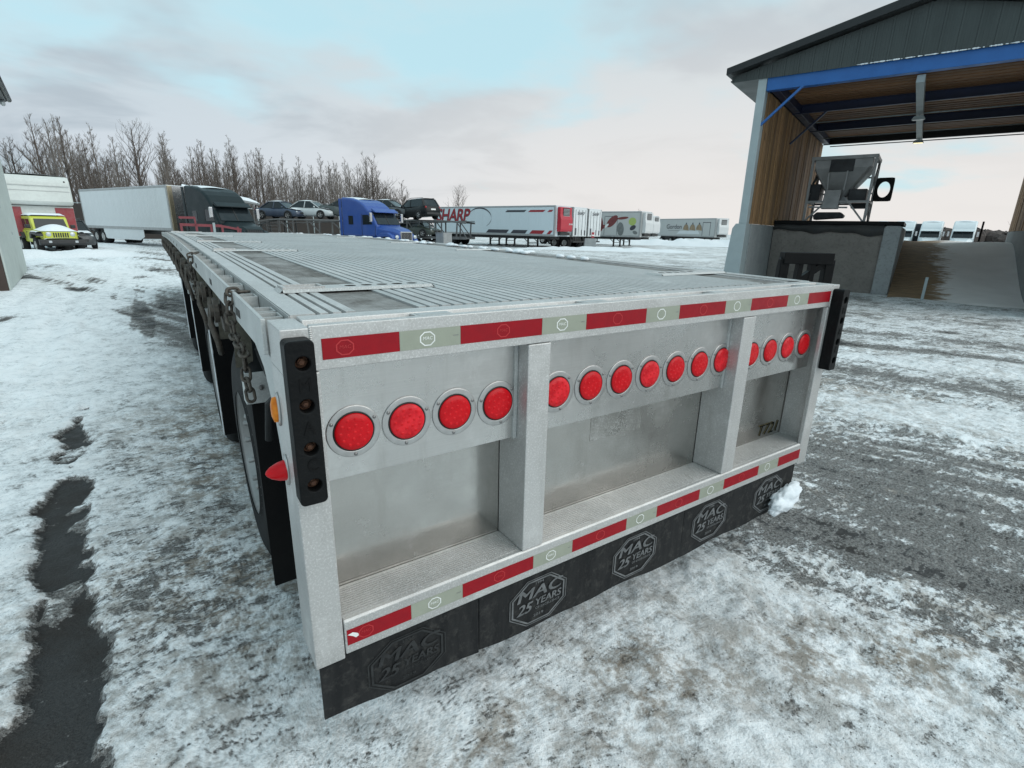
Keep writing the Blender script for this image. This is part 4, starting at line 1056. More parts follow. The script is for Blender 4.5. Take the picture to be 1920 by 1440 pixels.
def wheel(parent, x, y, r=.34, w=.22, rim=.62, flip=False, steel=None):
    key = (r, w, rim, steel)
    if key not in WHC:
        t_ = MB().lathe([(r*rim,.0),(r*.93,-.004),(r,.03),(r,w-.03),(r*.93,w+.004),(r*rim,w)], (0,0,0), "y", 22).mesh("tyre", M["tyre"], True)
        q = MB().lathe([(r*rim,.005),(r*rim*.93,.02),(r*.45,.05),(r*.2,.03),(.0005,.025)], (0,0,0), "y", 18)
        for k in range(5):
            a = 2*PI*k/5; q.bar((0,.022,0), (r*rim*.95*math.cos(a),.022,r*rim*.95*math.sin(a)), r*.12, .02, (0,1,0))
        WHC[key] = (t_, q.mesh("rim", steel or M["rim"], False))
    o = link("wheel", WHC[key][1], parent, (x, y, r), (0,0,PI if flip else 0)); link("tyre", WHC[key][0], o); return o
def car(name, label, loc, az, pnt, L=4.55, W=1.80, H=1.46, hatch=False, pitch=0, snow=True, group=None, lamp_rear=True):
    t = thing(name, label, "car", loc, azrz(az), group)
    if pitch: t.rotation_euler = (0, R(-pitch), azrz(az))
    h = W/2; Rr = -L/2; Fr = L/2
    def sec(x, w, z0, z1, r=.9):
        return [(x,-w*.92,z0),(x,-w,z0+.14),(x,-w,z0+(z1-z0)*.6),(x,-w*r,z1-.02),(x,-w*.5,z1+.015),(x,w*.5,z1+.015),(x,w*r,z1-.02),(x,w,z0+(z1-z0)*.6),(x,w,z0+.14),(x,w*.92,z0)]
    belt = H*.62
    b = MB(); tail = belt+.02 if hatch else belt
    b.sections([sec(Rr,h*.82,.38,tail-.12), sec(Rr+.12,h*.94,.26,tail-.01), sec(Rr+.7,h,.22,tail+.01), sec(-.3,h,.20,belt), sec(.85,h,.20,belt-.01), sec(Fr-.75,h*.98,.22,belt-.10), sec(Fr-.2,h*.90,.26,belt-.20), sec(Fr,h*.72,.34,belt-.33)])
    b.build("body", pnt, t, smooth=True)
    def cs(x, w0, w1, z): return [(x,-w0,belt-.02),(x,-w1,z),(x,-w1*.5,z+.02),(x,w1*.5,z+.02),(x,w1,z),(x,w0,belt-.02)]
    rb = Rr+(.18 if hatch else .62); rt = Rr+(.55 if hatch else 1.45)
    c = MB(); c.sections([[(rb,-h*.86,belt-.02),(rb,-h*.84,belt),(rb,-h*.4,belt+.01),(rb,h*.4,belt+.01),(rb,h*.84,belt),(rb,h*.86,belt-.02)], cs(rt,h*.9,h*.70,H-.06), cs(-.1,h*.93,h*.74,H-.03), cs(.35,h*.93,h*.73,H-.06), [(1.15,-h*.88,belt-.03),(1.15,-h*.86,belt-.02),(1.15,-h*.4,belt-.005),(1.15,h*.4,belt-.005),(1.15,h*.86,belt-.02),(1.15,h*.88,belt-.03)]])
    c.build("windows", M["glass"], t)
    r_ = MB(); r_.sections([[(rt-.05,-h*.71,H-.055),(rt-.05,h*.71,H-.055),(rt-.05,h*.5,H-.02),(rt-.05,-h*.5,H-.02)], [(-.1,-h*.75,H-.03),(-.1,h*.75,H-.03),(-.1,h*.5,H+.015),(-.1,-h*.5,H+.015)], [(.42,-h*.74,H-.075),(.42,h*.74,H-.075),(.42,h*.5,H-.03),(.42,-h*.5,H-.03)]])
    r_.build("roof", pnt, t, smooth=True)
    for s in (-1, 1):
        p = MB(); p.bar((.38,s*h*.735,H-.065),(1.16,s*h*.875,belt-.02),.07,.05); p.bar((rt,s*h*.715,H-.065),(rb,s*h*.86,belt-.01),.16 if hatch else .10,.05); p.bar((-.12,s*h*.748,H-.05),(-.18,s*h*.935,belt-.02),.07,.03)
        p.build("pillar", pnt, t)
        MB().ball((.82,s*(h+.08),belt+.06),.11,8,6,(.6,.9,.7)).build("mirror", pnt, t, smooth=True)
        MB().ball((Fr-.22,s*h*.72,belt-.27),.13,8,6,(1.0,.8,.5)).build("headlamp", M["headlamp"], t, smooth=True)
        MB().ball((Rr+.10,s*h*.78,belt-.12),.14,8,6,(.7,.7,.75)).build("tail_lamp", M["tail_red"], t, smooth=True)
        for x in (Rr+.85, Fr-.90):
            MB().lathe([(.385,0),(.385,.01)], (x,s*(h*1.003) - (.005 if s > 0 else .005),.34), "y", 20, True).build("wheel_arch", M["plastic"], t)
            wheel(t, x, s*h*.87 + (.14 if s > 0 else -.14), .33, .2, .64, flip=(s > 0))
    MB().box(Fr-.08, Fr+.01, -h*.5, h*.5, .45, .60).build("grille", M["plastic"], t, bevel=.02)
    MB().box(Rr-.015, Rr+.1, -h*.75, h*.75, .32, .50).build("bumper", M["plastic"] if hatch else pnt, t, bevel=.03)
    if hatch:
        MB().box(Rr-.012, Rr+.06, -.24, .24, .68, .80).build("licence_plate", M["tape_mark_w"], t)
        for s in (-1, 1): MB().tube([(rt,s*h*.66,H+.03),(-.1,s*h*.69,H+.07),(.35,s*h*.66,H+.0)], .022, 6).build("roof_rack", M["plastic"], t, smooth=True)
    if snow:
        q = MB(); q.grid(lambda u, v: (rt-.02+(.40-rt)*u, (-.66+1.32*v)*h, H+.018+.05*math.sin(u*PI)*math.sin(v*PI)-.03*abs(2*v-1)**3), 8, 8)
        q.grid(lambda u, v: (Fr-1.15+.95*u, (-.74+1.48*v)*h, belt+.015-.12*u**1.6+.035*math.sin(u*PI)*math.sin(v*PI)), 8, 8)
        tag(q.build("snow_cover", M["snow"], t, smooth=True), kind="stuff")
    return t
def tractor(name, label, loc, az, pnt, roof=3.85, day=False, visor=None, group=None, grille=None, snow=True):
    t = thing(name, label, "truck", loc, azrz(az), group); h = 1.16
    body = [(-5.5,.95),(-1.95,.95),(-1.80,1.72),(-2.42,2.62),(-2.50,2.74),(-2.72,roof-.86),(-3.0,roof-.60),(-3.4,roof-.36),(-3.9,roof-.18),(-4.6,roof-.05),(-5.5,roof)]
    MB().prism(body, "y", -h, h).build("cab", pnt, t, bevel=.16, seg=4)
    # side window and sleeper vent, proud of the skin
    for s in (-1, 1):
        y0, y1 = (s*h-.004, s*h+.012) if s > 0 else (s*h-.012, s*h+.004)
        MB().prism([(-2.25,1.78),(-2.62,2.42),(-3.25,2.42),(-3.25,1.75)], "y", y0, y1).build("side_window", M["glass"], t)
        MB().prism([(-4.75,1.75),(-4.25,1.75),(-4.25,2.35),(-4.75,2.35)], "y", y0, y1).build("sleeper_window", M["glass"], t)
        dr = MB(); dr.bar((-2.02,s*(h+.004),1.0),(-1.95,s*(h+.004),1.7),.02,.02); dr.bar((-3.35,s*(h+.004),1.0),(-3.35,s*(h+.004),2.5),.03,.012); dr.build("door_seam", M["plastic"], t)
        mi = MB(); mi.box(-2.10,-1.98,s*(h+.30)-.10,s*(h+.30)+.10,1.95,2.55)
        mo = mi.build("mirror", M["chrome"], t, bevel=.03); MB().bar((-2.05,s*h,2.45),(-2.05,s*(h+.26),2.45),.04,.04).build("mirror_arm", M["plastic"], mo)
        MB().tube([(-5.0,s*.95,.72),(-3.0,s*.95,.72)], .30, 18).build("fuel_tank", M["chrome"], t, smooth=True)
        MB().prism([(-3.3,.52),(-1.85,.52),(-1.85,.95),(-3.3,.95)], "y", s*1.05-.12, s*1.05+.12).build("step_fairing", pnt, t, bevel=.05)
        MB().box(-5.72,-5.48,s*h-.03,s*h+.03,.95,roof-.10).build("side_extender", pnt, t, bevel=.02)
    # windscreen with a post in the middle
    ws = MB(); ws.sections([[(-1.775,-h*.90,1.80),(-1.775,h*.90,1.80),(-1.80,h*.90,1.80),(-1.80,-h*.90,1.80)], [(-2.36,-h*.84,2.60),(-2.36,h*.84,2.60),(-2.40,h*.84,2.60),(-2.40,-h*.84,2.60)]])
    ws.build("windscreen", M["glass"], t); MB().bar((-1.765,0,1.80),(-2.35,0,2.60),.05,.02).build("windscreen_post", M["plastic"], t)
    MB().prism([(-2.20,2.62),(-1.98,2.58),(-1.98,2.64),(-2.36,2.86),(-2.46,2.80)], "y", -h*.93, h*.93).build("visor", visor or pnt, t, bevel=.02)
    # hood
    def hs(x, w, z0, z1): return [(x,-w,z0),(x,-w*.98,z0+(z1-z0)*.72),(x,-w*.72,z1),(x,w*.72,z1),(x,w*.98,z0+(z1-z0)*.72),(x,w,z0)]
    MB().sections([hs(-1.95,h*.96,.85,1.78), hs(-1.3,h*.86,.85,1.66), hs(-.5,h*.70,.80,1.50), hs(-.16,h*.60,.75,1.36)]).build("hood", pnt, t, bevel=.04)
    for s in (-1, 1):
        MB().prism([(-2.0,.62),(-1.78,1.05),(-1.45,1.24),(-.85,1.26),(-.45,1.10),(-.12,.72),(-.12,.55),(-.55,.55),(-.72,.98),(-1.5,.98),(-1.72,.62)], "y", s*.98-.20, s*.98+.20).build("fender", pnt, t, bevel=.05)
        MB().ball((-.17,s*.86,.98),.17,10,6,(.5,1,.8)).build("headlamp", M["headlamp"], t, smooth=True)
        wheel(t, -1.10, s*.95 + (.15 if s > 0 else -.15), .50, .28, .56, flip=(s > 0))
        for x in (-6.1, -7.35): wheel(t, x, s*.95 + (.22 if s > 0 else -.22), .50, .5, .56, flip=(s > 0))
    gr = MB().box(-.16,-.10,-.56,.56,.72,1.34).build("grille", grille or M["chrome"], t, bevel=.03)
    for k in range(7): MB().box(-.10,-.085,-.50+.142*k,-.40+.142*k,.78,1.28).build("grille_slot", M["plastic"], gr)
    MB().prism([(-.30,.32),(-.02,.32),(.02,.45),(-.02,.66),(-.30,.66)], "y", -1.16, 1.16).build("bumper", pnt if visor else M["chrome"], t, bevel=.04)
    MB().box(-8.0,-1.9,-.45,.45,.62,.88).build("frame_rails", M["dark_steel"], t)
    MB().lathe([(.55,0),(.55,.08)], (-6.7,0,.95), "z", 20, True).build("fifth_wheel", M["dark_steel"], t)
    if snow:
        q = MB(); q.grid(lambda u, v: (-5.45+1.5*u, (-.95+1.9*v), roof+.0+.05*math.sin(v*PI)-.16*u**1.8-.03*abs(2*v-1)**3), 10, 8)
        tag(q.build("snow_cover", M["snow"], t, smooth=True), kind="stuff")
    return t
M["van_white"] = paint("van_white", (.66,.69,.70), .38, .18)
M["van_grey"] = paint("van_grey", (.48,.49,.48), .42, .3)
M["van_pale"] = paint("van_pale_blue", (.60,.68,.72), .38, .12)
M["rail_alu"] = simple("van_rail_aluminium", (.42,.43,.43), (.32,.33,.33), 4, .45, .5)
M["ink"] = simple("dark_ink", (.035,.038,.05), (.05,.05,.06), 8, .5)
M["ink_red"] = simple("red_ink", (.33,.02,.03), (.26,.018,.025), 8, .45)
def van(name, label, loc, az, body, L=14.2, H=3.8, W=2.55, floor=1.12, panel=1.18, wheels=(-11.9, -13.1), legs=-3.4, reefer=None, rear_marks=False, skirt=False, group=None, nose=None, ribs=0):
    """box trailer: local x=0 is the nose, y from 0 (near side) to W"""
    t = thing(name, label, "trailer", loc, azrz(az), group)
    MB().box(-L, 0, .012, W-.012, floor, H-.03).build("box_body", nose or body, t)
    me_ = MB().box(.004, panel-.004, -.004, .008, floor+.16, H-.14)
    if ribs:
        for k in range(ribs): me_.box(panel*(k+.35)/ribs, panel*(k+.65)/ribs, -.014, -.0045, floor+.17, H-.15)
    me_ = me_.mesh("side_panel", body)
    n = int((L-.3)/panel)
    for k in range(n):
        link("side_panel", me_, t, (-L+.15+k*panel, 0, 0))
    end = -L+.15+n*panel
    if -.16-end > .05: MB().box(end+.004, -.16, -.004, .008, floor+.16, H-.14).build("side_panel", body, t)
    for z0, z1, nm in ((floor-.02, floor+.155, "bottom_rail"), (H-.135, H, "top_rail")):
        MB().box(-L, 0, -.012, .03, z0, z1).build(nm, M["rail_alu"], t, bevel=.008)
        MB().box(-L, 0, W-.03, W+.012, z0, z1).build(nm, M["rail_alu"], t)
    for x0, x1 in ((-.15, .012), (-L-.012, -L+.14)):
        for y0, y1 in ((-.013, .15), (W-.15, W+.013)):
            MB().box(x0, x1, y0, y1, floor-.021, H+.001).build("corner_post", M["rail_alu"], t, bevel=.02)
    MB().box(-L, 0, .02, W-.02, H-.02, H+.02).build("roof", M["snow"], t)
    MB().box(-L+.3, -.8, .55, W-.55, floor-.30, floor-.025).build("frame_rails", M["dark_steel"], t)
    for s in (0, 1):
        if legs:
            lg = MB(); y = .5 if s == 0 else W-.5
            lg.box(legs-.07, legs+.07, y-.07, y+.07, .06, floor-.03); lg.box(legs-.16, legs+.16, y-.14, y+.14, .0, .06); lg.bar((legs, y, .5), (legs-.75, y, floor-.05), .06, .06)
            lg.build("landing_leg", M["dark_steel"], t)
        for x in wheels: 
            if s == 0: wheel(t, x, .02, .50, .55, .56, steel=M["rim"])
            else: wheel(t, x, W-.02, .50, .55, .56, flip=True, steel=M["rim"])
    if legs: MB().bar((legs, .5, .45), (legs, W-.5, .45), .06, .06).build("leg_brace", M["dark_steel"], t)
    MB().box(min(wheels)-.5, max(wheels)+.9, .3, W-.3, .55, floor-.06).build("bogie", M["dark_steel"], t)
    if skirt: MB().prism([(-10.7,.55),(-10.3,.38),(-4.9,.38),(-4.2,.62),(-4.2,floor-.02),(-10.7,floor-.02)], "y", .03, .05).build("side_skirt", M["van_white"], t)
    if reefer is not None:
        rf = MB().prism([(.014,1.55),(.40,1.55),(.46,1.75),(.46,2.6),(.34,3.05),(.34,H-.12),(.014,H-.12)], "y", .32, W-.32).build("reefer_unit", reefer, t, bevel=.04)
        MB().box(.345, .372, .75, W-.75, 2.85, H-.2).build("reefer_grille", M["plastic"], rf)
        for k in range(6): MB().box(.373, .385, .78, W-.78, 2.9+k*.115, 2.95+k*.115).build("grille_bar", M["rail_alu"], rf)
        MB().box(.10, .36, .30, .318, 2.35, 3.2).build("reefer_panel", M["plastic"] if False else reefer, rf)
        MB().box(.014, .30, .5, W-.5, 1.22, 1.5).build("reefer_pipework", M["dark_steel"], t)
    if rear_marks:
        for y0, y1 in ((.06, W/2-.01), (W/2+.01, W-.06)):
            d_ = MB().box(-L-.035, -L-.013, y0, y1, floor+.03, H-.16).build("rear_door", M["van_white"], t, bevel=.01)
            for yy in (y0+.3, y1-.3): MB().tube([(-L-.06, yy, floor+.05), (-L-.06, yy, H-.2)], .02, 6).build("lock_bar", M["rail_alu"], d_)
        MB().box(-L-.05, -L+.1, .1, W-.1, .55, .68).build("rear_bumper", M["dark_steel"], t)
        for yy in (.5, W-.5): MB().box(-L-.02, -L+.08, yy-.04, yy+.04, .68, floor-.02).build("bumper_strut", M["dark_steel"], t)
    return t
RX = (PI/2, 0, 0)                                 # lettering on the near side (faces -y, reads towards +x)
def mark(parent, pts, m, y=-.018, name="graphic"):
    q = MB(); q.add([(a, y, b) for a, b in pts], [tuple(range(len(pts)))]); q.add([(a, y+.003, b) for a, b in pts], [tuple(range(len(pts)))[::-1]]); return q.build(name, m, parent)
def ell(cx, cz_, rx, rz, n=20, rot=0, a0=0, a1=360):
    o_ = []
    for i in range(n):
        a = R(a0+(a1-a0)*i/n); p, q = rx*math.cos(a), rz*math.sin(a); o_.append((cx+p*math.cos(rot)-q*math.sin(rot), cz_+p*math.sin(rot)+q*math.cos(rot)))
    return o_
# --- white box trailer and its dark tractor on the left
HT_ = 157.0
hx, hy = math.sin(R(HT_)), math.cos(R(HT_))
wt = van("box_trailer", "long white ribbed box trailer behind the dark green tractor", (.95, 40.2, 0), HT_, M["van_white"], L=13.9, H=3.9, skirt=True, ribs=5, panel=1.14, wheels=(-11.0, -12.2), legs=None, nose=M["chrome"])
MB().box(.014,.10,.02,.30,1.1,3.88).build("steel_corner", simple("brassy_corner", (.42,.37,.26), (.30,.27,.2), 4, .3, .8), wt, bevel=.03)
M["tr_dark"] = paint("dark_green_paint", (.008,.017,.020), .35, .02, .45)
W2 = 2.55/2
tractor("truck_tractor", "dark green sleeper truck pulling the white box trailer", (.95 + hx*7.35 - hy*W2, 40.2 + hy*7.35 + hx*W2, 0), HT_, M["tr_dark"], roof=3.86, visor=M["tr_dark"], grille=M["tr_dark"])
# --- blue tractor
M["tr_blue"] = paint("blue_paint", (.020,.072,.30), .3, .06)
tractor("truck_tractor", "bright blue sleeper truck facing right beside the car carrier", (14.6, 33.86, 0), 158, M["tr_blue"], roof=3.63)
# --- reefers and vans on the right
SAZ = 163.3; sxh, syh = math.sin(R(SAZ)), math.cos(R(SAZ))
RED_RF = paint("reefer_red", (.42,.012,.03), .35, .05)
sh = van("box_trailer", "white trailer with large red and black lettering and a red cooling unit", (30.23, 37.17, 0), SAZ, M["van_pale"], L=16.15, reefer=RED_RF, H=3.8, wheels=(-13.6,-14.8))
text("lettering", "SHARP", 1.75, M["ink"], sh, (-15.75, -.017, 2.84), RX, .22, .002, "LEFT", 1.0, .92, .03)
text("lettering", "SHARP", 1.75, M["ink_red"], sh, (-15.67, -.024, 2.92), RX, .22, .002, "LEFT", 1.0, .92, .02)
sw = MB(); arc = [(-9.3+1.6*math.cos(R(a)), 2.70+.95*math.sin(R(a))) for a in range(-55, 176, 7)]
w_ = [.055*math.sin(PI*i/(len(arc)-1))+.012 for i in range(len(arc))]
sw.add([(a, -.018, b-w) for (a, b), w in zip(arc, w_)] + [(a, -.018, b+w) for (a, b), w in zip(arc, w_)], [(i, i+1, len(arc)+i+1, len(arc)+i) for i in range(len(arc)-1)])
sw.build("graphic", M["ink"], sh)
for (a, b, m) in ((-5.9,-3.3,"ink"),(-3.1,-1.1,"ink_red"),(-.9,-.2,"ink_red")):
    mark(sh, [(a,3.24),(b-.25,3.24),(b,3.42),(a+.25,3.42)], M[m])
for (a, b, m) in ((-8.4,-5.4,"ink"),(-5.2,-3.1,"ink"),(-2.9,-1.1,"ink_red"),(-.9,-.2,"ink_red")):
    mark(sh, [(a,1.30),(b-.3,1.30),(b,1.62),(a+.35,1.62)], M[m])
text("lettering", "SHARP", .22, M["tape_mark_w"], sh, (.475, 1.9, 2.2), (PI/2,0,PI/2), .1, .002)
rp = 2.62
for k, lab in enumerate(("white van trailer rear next to the red cooling unit", "white van trailer rear next to the lobster trailer")):
    # rear doors face the yard, so the trailer heads away from it
    fx_, fy_ = 33.3 + (-syh)*rp*k + (0 if k == 0 else .1), 38.3 + sxh*rp*k
    az_ = SAZ+180; L_ = 13.6
    ax_, ay_ = math.sin(R(az_)), math.cos(R(az_)); rxv, ryv = ay_, -ax_     # right of its heading
    nx0, ny0 = fx_ + ax_*L_, fy_ + ay_*L_
    # near side (y=0) lies on the right of the heading
    ox, oy = nx0 + (-syh)*2.52, ny0 + sxh*2.52
    v_ = van("box_trailer", lab, (ox, oy, 0), az_, M["van_white"], L=L_, rear_marks=True, H=3.8 - .05*k, wheels=(-L_+.9, -L_+2.1), legs=-2.6, W=2.5)
    text("lettering", "SHARP", .42, M["ink"], v_, (-L_-.075, 1.25, 3.25), (PI/2,0,-PI/2), .15, .002)
    for m0, m1, m2 in ((.25,.5,1.7),(.9,1.05,1.75),(1.9,2.2,1.9)): MB().box(-L_-.045, -L_-.036, m0, m1, 1.25, m2).build("graphic", M["ink"], v_)
GREY_RF = paint("reefer_white", (.60,.61,.61), .4, .25)
M["lob"] = simple("lobster_red", (.20,.045,.045), (.13,.03,.03), 2.2, .5); M["leaf"] = simple("print_green", (.40,.50,.14), (.33,.42,.12), 3, .5); M["print_grey"] = simple("print_grey", (.20,.215,.21), (.12,.13,.13), 3, .5)
lo = van("box_trailer", "pale trailer printed with a red lobster and an oyster", (43.88, 39.48, 0), SAZ, M["van_grey"], L=13.2, reefer=GREY_RF, H=3.8)
mark(lo, ell(-5.20,2.55,.55,1.0,24,.25), M["lob"]); mark(lo, ell(-3.50,2.75,.85,.42,22,.75), M["lob"]); mark(lo, ell(-4.60,2.15,.30,.2,14,.5), M["lob"]); mark(lo, ell(-2.20,3.1,.7,.14,14,.1), M["lob"])
mark(lo, ell(-4.15,2.28,.30,.13,14,.7), M["tape_mark_w"], -.021)
mark(lo, ell(-2.40,1.95,.42,.72,22,.12), M["print_grey"]); mark(lo, ell(-0.90,2.1,.38,.24,16,.5), M["ink"]); mark(lo, ell(-0.60,1.6,.30,.18,16,-.3), M["print_grey"]); mark(lo, ell(-1.00,2.75,.45,.42,18), M["leaf"]); mark(lo, [(-7.6,1.5),(-7.2,1.75),(-6.9,2.2),(-6.85,1.8),(-6.4,1.7),(-6.8,1.55),(-6.6,1.35),(-7.1,1.45)], M["ink"])
for x in (-4.45, -2.85): MB().box(x-.02, x+.02, -.016, -.0045, 1.3, 3.3).build("door_post", M["ink"], lo)
MB().box(-4.4,-2.9,-.016,-.0045,3.26,3.31).build("door_head", M["ink"], lo)
van("box_trailer", "white trailer nose with black grille between the lobster and cake trailers", (49.0, 42.9, 0), SAZ, M["van_white"], L=12.8, reefer=GREY_RF, H=3.55)
go = van("box_trailer", "farthest pale grey trailer printed with three glass domed cakes", (69.06, 48.05, 0), 188.6, M["van_grey"], L=12.6, reefer=GREY_RF, H=3.85, wheels=(-9.4,-11.6), legs=-2.4, floor=1.15)
text("lettering", "Gordon", 1.0, M["ink"], go, (-8.75, -.018, 2.6), RX, 0, .002, "CENTER", 1.1, 1.0, .01)
mark(go, [(-10.0,2.02),(-7.4,2.02),(-7.4,2.06),(-10.0,2.06)], M["ink"])
M["cake"] = simple("print_cake", (.34,.25,.15), (.22,.16,.10), 3, .5)
for k in range(3):
    x = -6.05 + 1.4*k
    mark(go, ell(x,2.05,.60,.92,20,0,0,180)+[(x-.6,1.9),(x+.6,1.9)][::-1][:0], M["cake"]); mark(go, ell(x,2.05,.64,.98,20,0,0,180), M["print_grey"], -.0165); mark(go, ell(x,3.12,.12,.14,12), M["ink"])
mark(go, [(-8.0,1.55),(-3.0,1.55),(-3.4,2.02),(-7.4,2.02)], M["van_white"], -.0160)
dr = MB(); dr.box(-2.55,-2.48,-.017,-.0045,1.35,3.3); dr.box(-1.05,-.98,-.017,-.0045,1.35,3.3); dr.box(-2.48,-1.05,-.017,-.0045,3.22,3.3); dr.build("door_frame", M["ink"], go)
# --- white tractors and a dark trailer far right, beyond the ramp
M["tr_white"] = paint("white_paint", (.66,.71,.73), .35, .08)
tw0 = tractor("truck_tractor", "white truck head on, left of the two seen over the ramp", (84.7, 26.8, 0), 254, M["tr_white"], roof=3.95, visor=M["tr_white"], group="white trucks beyond the ramp")
lab_ = MB().box(-2.62,-2.60,-.75,.75,3.06,3.2)
for (px_, py_, az_, lab) in ((83.7, 23.0, 255, "white truck head on, right of the two seen over the ramp"), (84.3, 29.7, 252, "white truck mostly hidden behind the concrete post"), (85.5, 32.9, 250, "white truck hidden but for its roof behind the platform edge")):
    c = dup(tw0, None, (px_, py_, 0), azrz(az_), lab)
dk = van("box_trailer", "dark grey box trailer between the white trucks", (89.5, 30.3, 0), 251, M["ink"], L=12, H=3.6, wheels=(-10,-11.2), legs=-3)
# --- car carriers with their cars
M["carrier"] = simple("carrier_grey_steel", (.16,.165,.165), (.10,.10,.10), 3, .55, .4)
def carrier(label, a, b, z, seed):
    rq = random.Random(seed); a = Vector(a); b = Vector(b); d = b-a; L = d.length; rz = math.atan2(d.y, d.x)
    t = thing("car_carrier", label, "car carrier", (a.x, a.y, 0), rz)
    for y in (-1.15, 1.15):
        r = MB(); pts = []
        for i in range(17):
            u = i/16; pts.append((L*u, y, z - .10 - .55*max(0,(.28-u)/.28)**2 - .12*max(0,(u-.75)/.25)**2))
        r.tube(pts, .085, 6); r.build("upper_rail", M["carrier"], t)
        MB().box(0, L, y-.07, y+.07, .75, .95).build("lower_rail", M["carrier"], t)
        k = 0; x = .35
        while x < L:
            zt = z-.12-.5*max(0,(.28-x/L)/.28)**2
            MB().bar((x, y, .8), (x+rq.uniform(-.1,.1), y, zt), .10, .10).build("upright", M["carrier"], t)
            if k % 2 == 0: MB().bar((x+.1, y, zt-.1), (min(L, x+1.0), y, .95), .07, .07).build("diagonal", M["carrier"], t)
            x += 1.05 + rq.uniform(-.2,.3); k += 1
        MB().box(0.0, L, y-.28 if y > 0 else y-.02, y+.02 if y > 0 else y+.28, z-.07, z-.02).warp(lambda p: (p[0], p[1], p[2] - .50*max(0,(.28-p[0]/L)/.28)**2)).build("upper_deck", M["carrier"], t)
    ld = MB(); ld.bar((1.6,-1.25,.8),(1.6,-1.25,z-.2),.06,.06); ld.bar((2.5,-1.25,.8),(2.5,-1.25,z-.2),.06,.06)
    for k in range(4): ld.bar((1.6,-1.25,1.0+.28*k),(2.5,-1.25,1.0+.28*k),.05,.05)
    ld.build("ladder", M["carrier"], t)
    MB().box(.2, L-.2, -1.08, 1.08, .78, .84).build("lower_deck", M["carrier"], t)
    for y in (-1.0, .72):
        for x in (L*.55, L*.55+1.0): wheel(t, x, y, .40, .28, .56)
    return t
carrier("grey car carrier frame with three cars in a row on its upper deck", (7.0, 49.6), (15.6, 45.4), 2.16, 1)
carrier("grey car carrier frame holding the black crossover", (15.7, 46.4), (22.4, 38.8), 2.30, 2)
car("sedan", "dark blue sedan at the left end of the car carrier", (9.35, 48.75, 2.08), 138, paint("navy_car", (.030,.048,.085), .25, .12), 4.3)
car("sedan", "silver sedan in the middle of the car carrier's upper deck", (11.55, 47.65, 2.18), 132, paint("silver_car", (.48,.52,.53), .3, .1), 4.4)
car("crossover_car", "dark grey crossover nose up beside the blue truck", (13.95, 46.35, 2.20), -62, paint("grey_car", (.045,.060,.060), .28, .12), 4.3, 1.8, 1.62, True, 9)
car("sedan", "grey car half hidden behind the blue truck's roof", (17.3, 44.3, 2.42), 140, paint("slate_car", (.06,.07,.075), .3, .15), 4.4)
car("crossover_car", "black crossover with roof rails on the car carrier's right end", (18.95, 41.95, 2.30), -14, paint("black_car", (.006,.008,.009), .3, .01, .5), 4.35, 1.8, 1.62, True, -2)
car("sedan", "dark olive car on the carrier's lower deck under the black crossover", (19.0, 42.2, .84), 150, paint("olive_car", (.035,.045,.035), .3, .1), 4.2, snow=False)
gb = thing("ribbed_box", "grey ribbed metal box right of the blue truck's grille", "metal box", (17.75, 34.6, 0), R(20))
MB().box(-.45,.45,-.4,.4,.08,1.25).build("box_body", M["rail_alu"], gb, bevel=.02)
for k in range(7): MB().box(-.42+.125*k,-.36+.125*k,-.42,-.402,.15,1.2).build("rib", M["rail_alu"], gb)
MB().box(-.47,.47,-.43,.42,1.252,1.31).build("lid", M["rail_alu"], gb)
for x in (-.38,.38): MB().box(x-.05,x+.05,-.38,.38,0,.078).build("foot", M["dark_steel"], gb)
# --- yellow off-roader, box truck and the car between
YEL = paint("lime_yellow_paint", (.50,.54,.06), .35, .10)
jp = thing("off_road_car", "lime yellow boxy off-roader with snow on hood and roof", "car", (-3.95, 33.45, 0), azrz(160))
MB().sections([[(x,-w,z0),(x,-w,z1),(x,w,z1),(x,w,z0)] for x, w, z0, z1 in ((-3.6,.80,.55,1.12),(-1.35,.80,.52,1.14),(-.25,.70,.55,1.10),(-.18,.66,.60,1.06))]).build("body", YEL, jp, bevel=.04)
MB().prism([(-3.6,1.12),(-1.35,1.12),(-1.62,1.72),(-1.75,1.80),(-3.5,1.80)], "y", -.74, .74).build("cabin", YEL, jp, bevel=.05)
ws = MB(); ws.add([(-1.355,-.64,1.20),(-1.355,.64,1.20),(-1.60,.60,1.68),(-1.60,-.60,1.68)], [(0,1,2,3)]); ws.add([(-1.33,-.64,1.20),(-1.33,.64,1.20),(-1.585,.60,1.68),(-1.585,-.60,1.68)], [(0,1,2,3)])
ws.build("windscreen", M["glass"], jp)
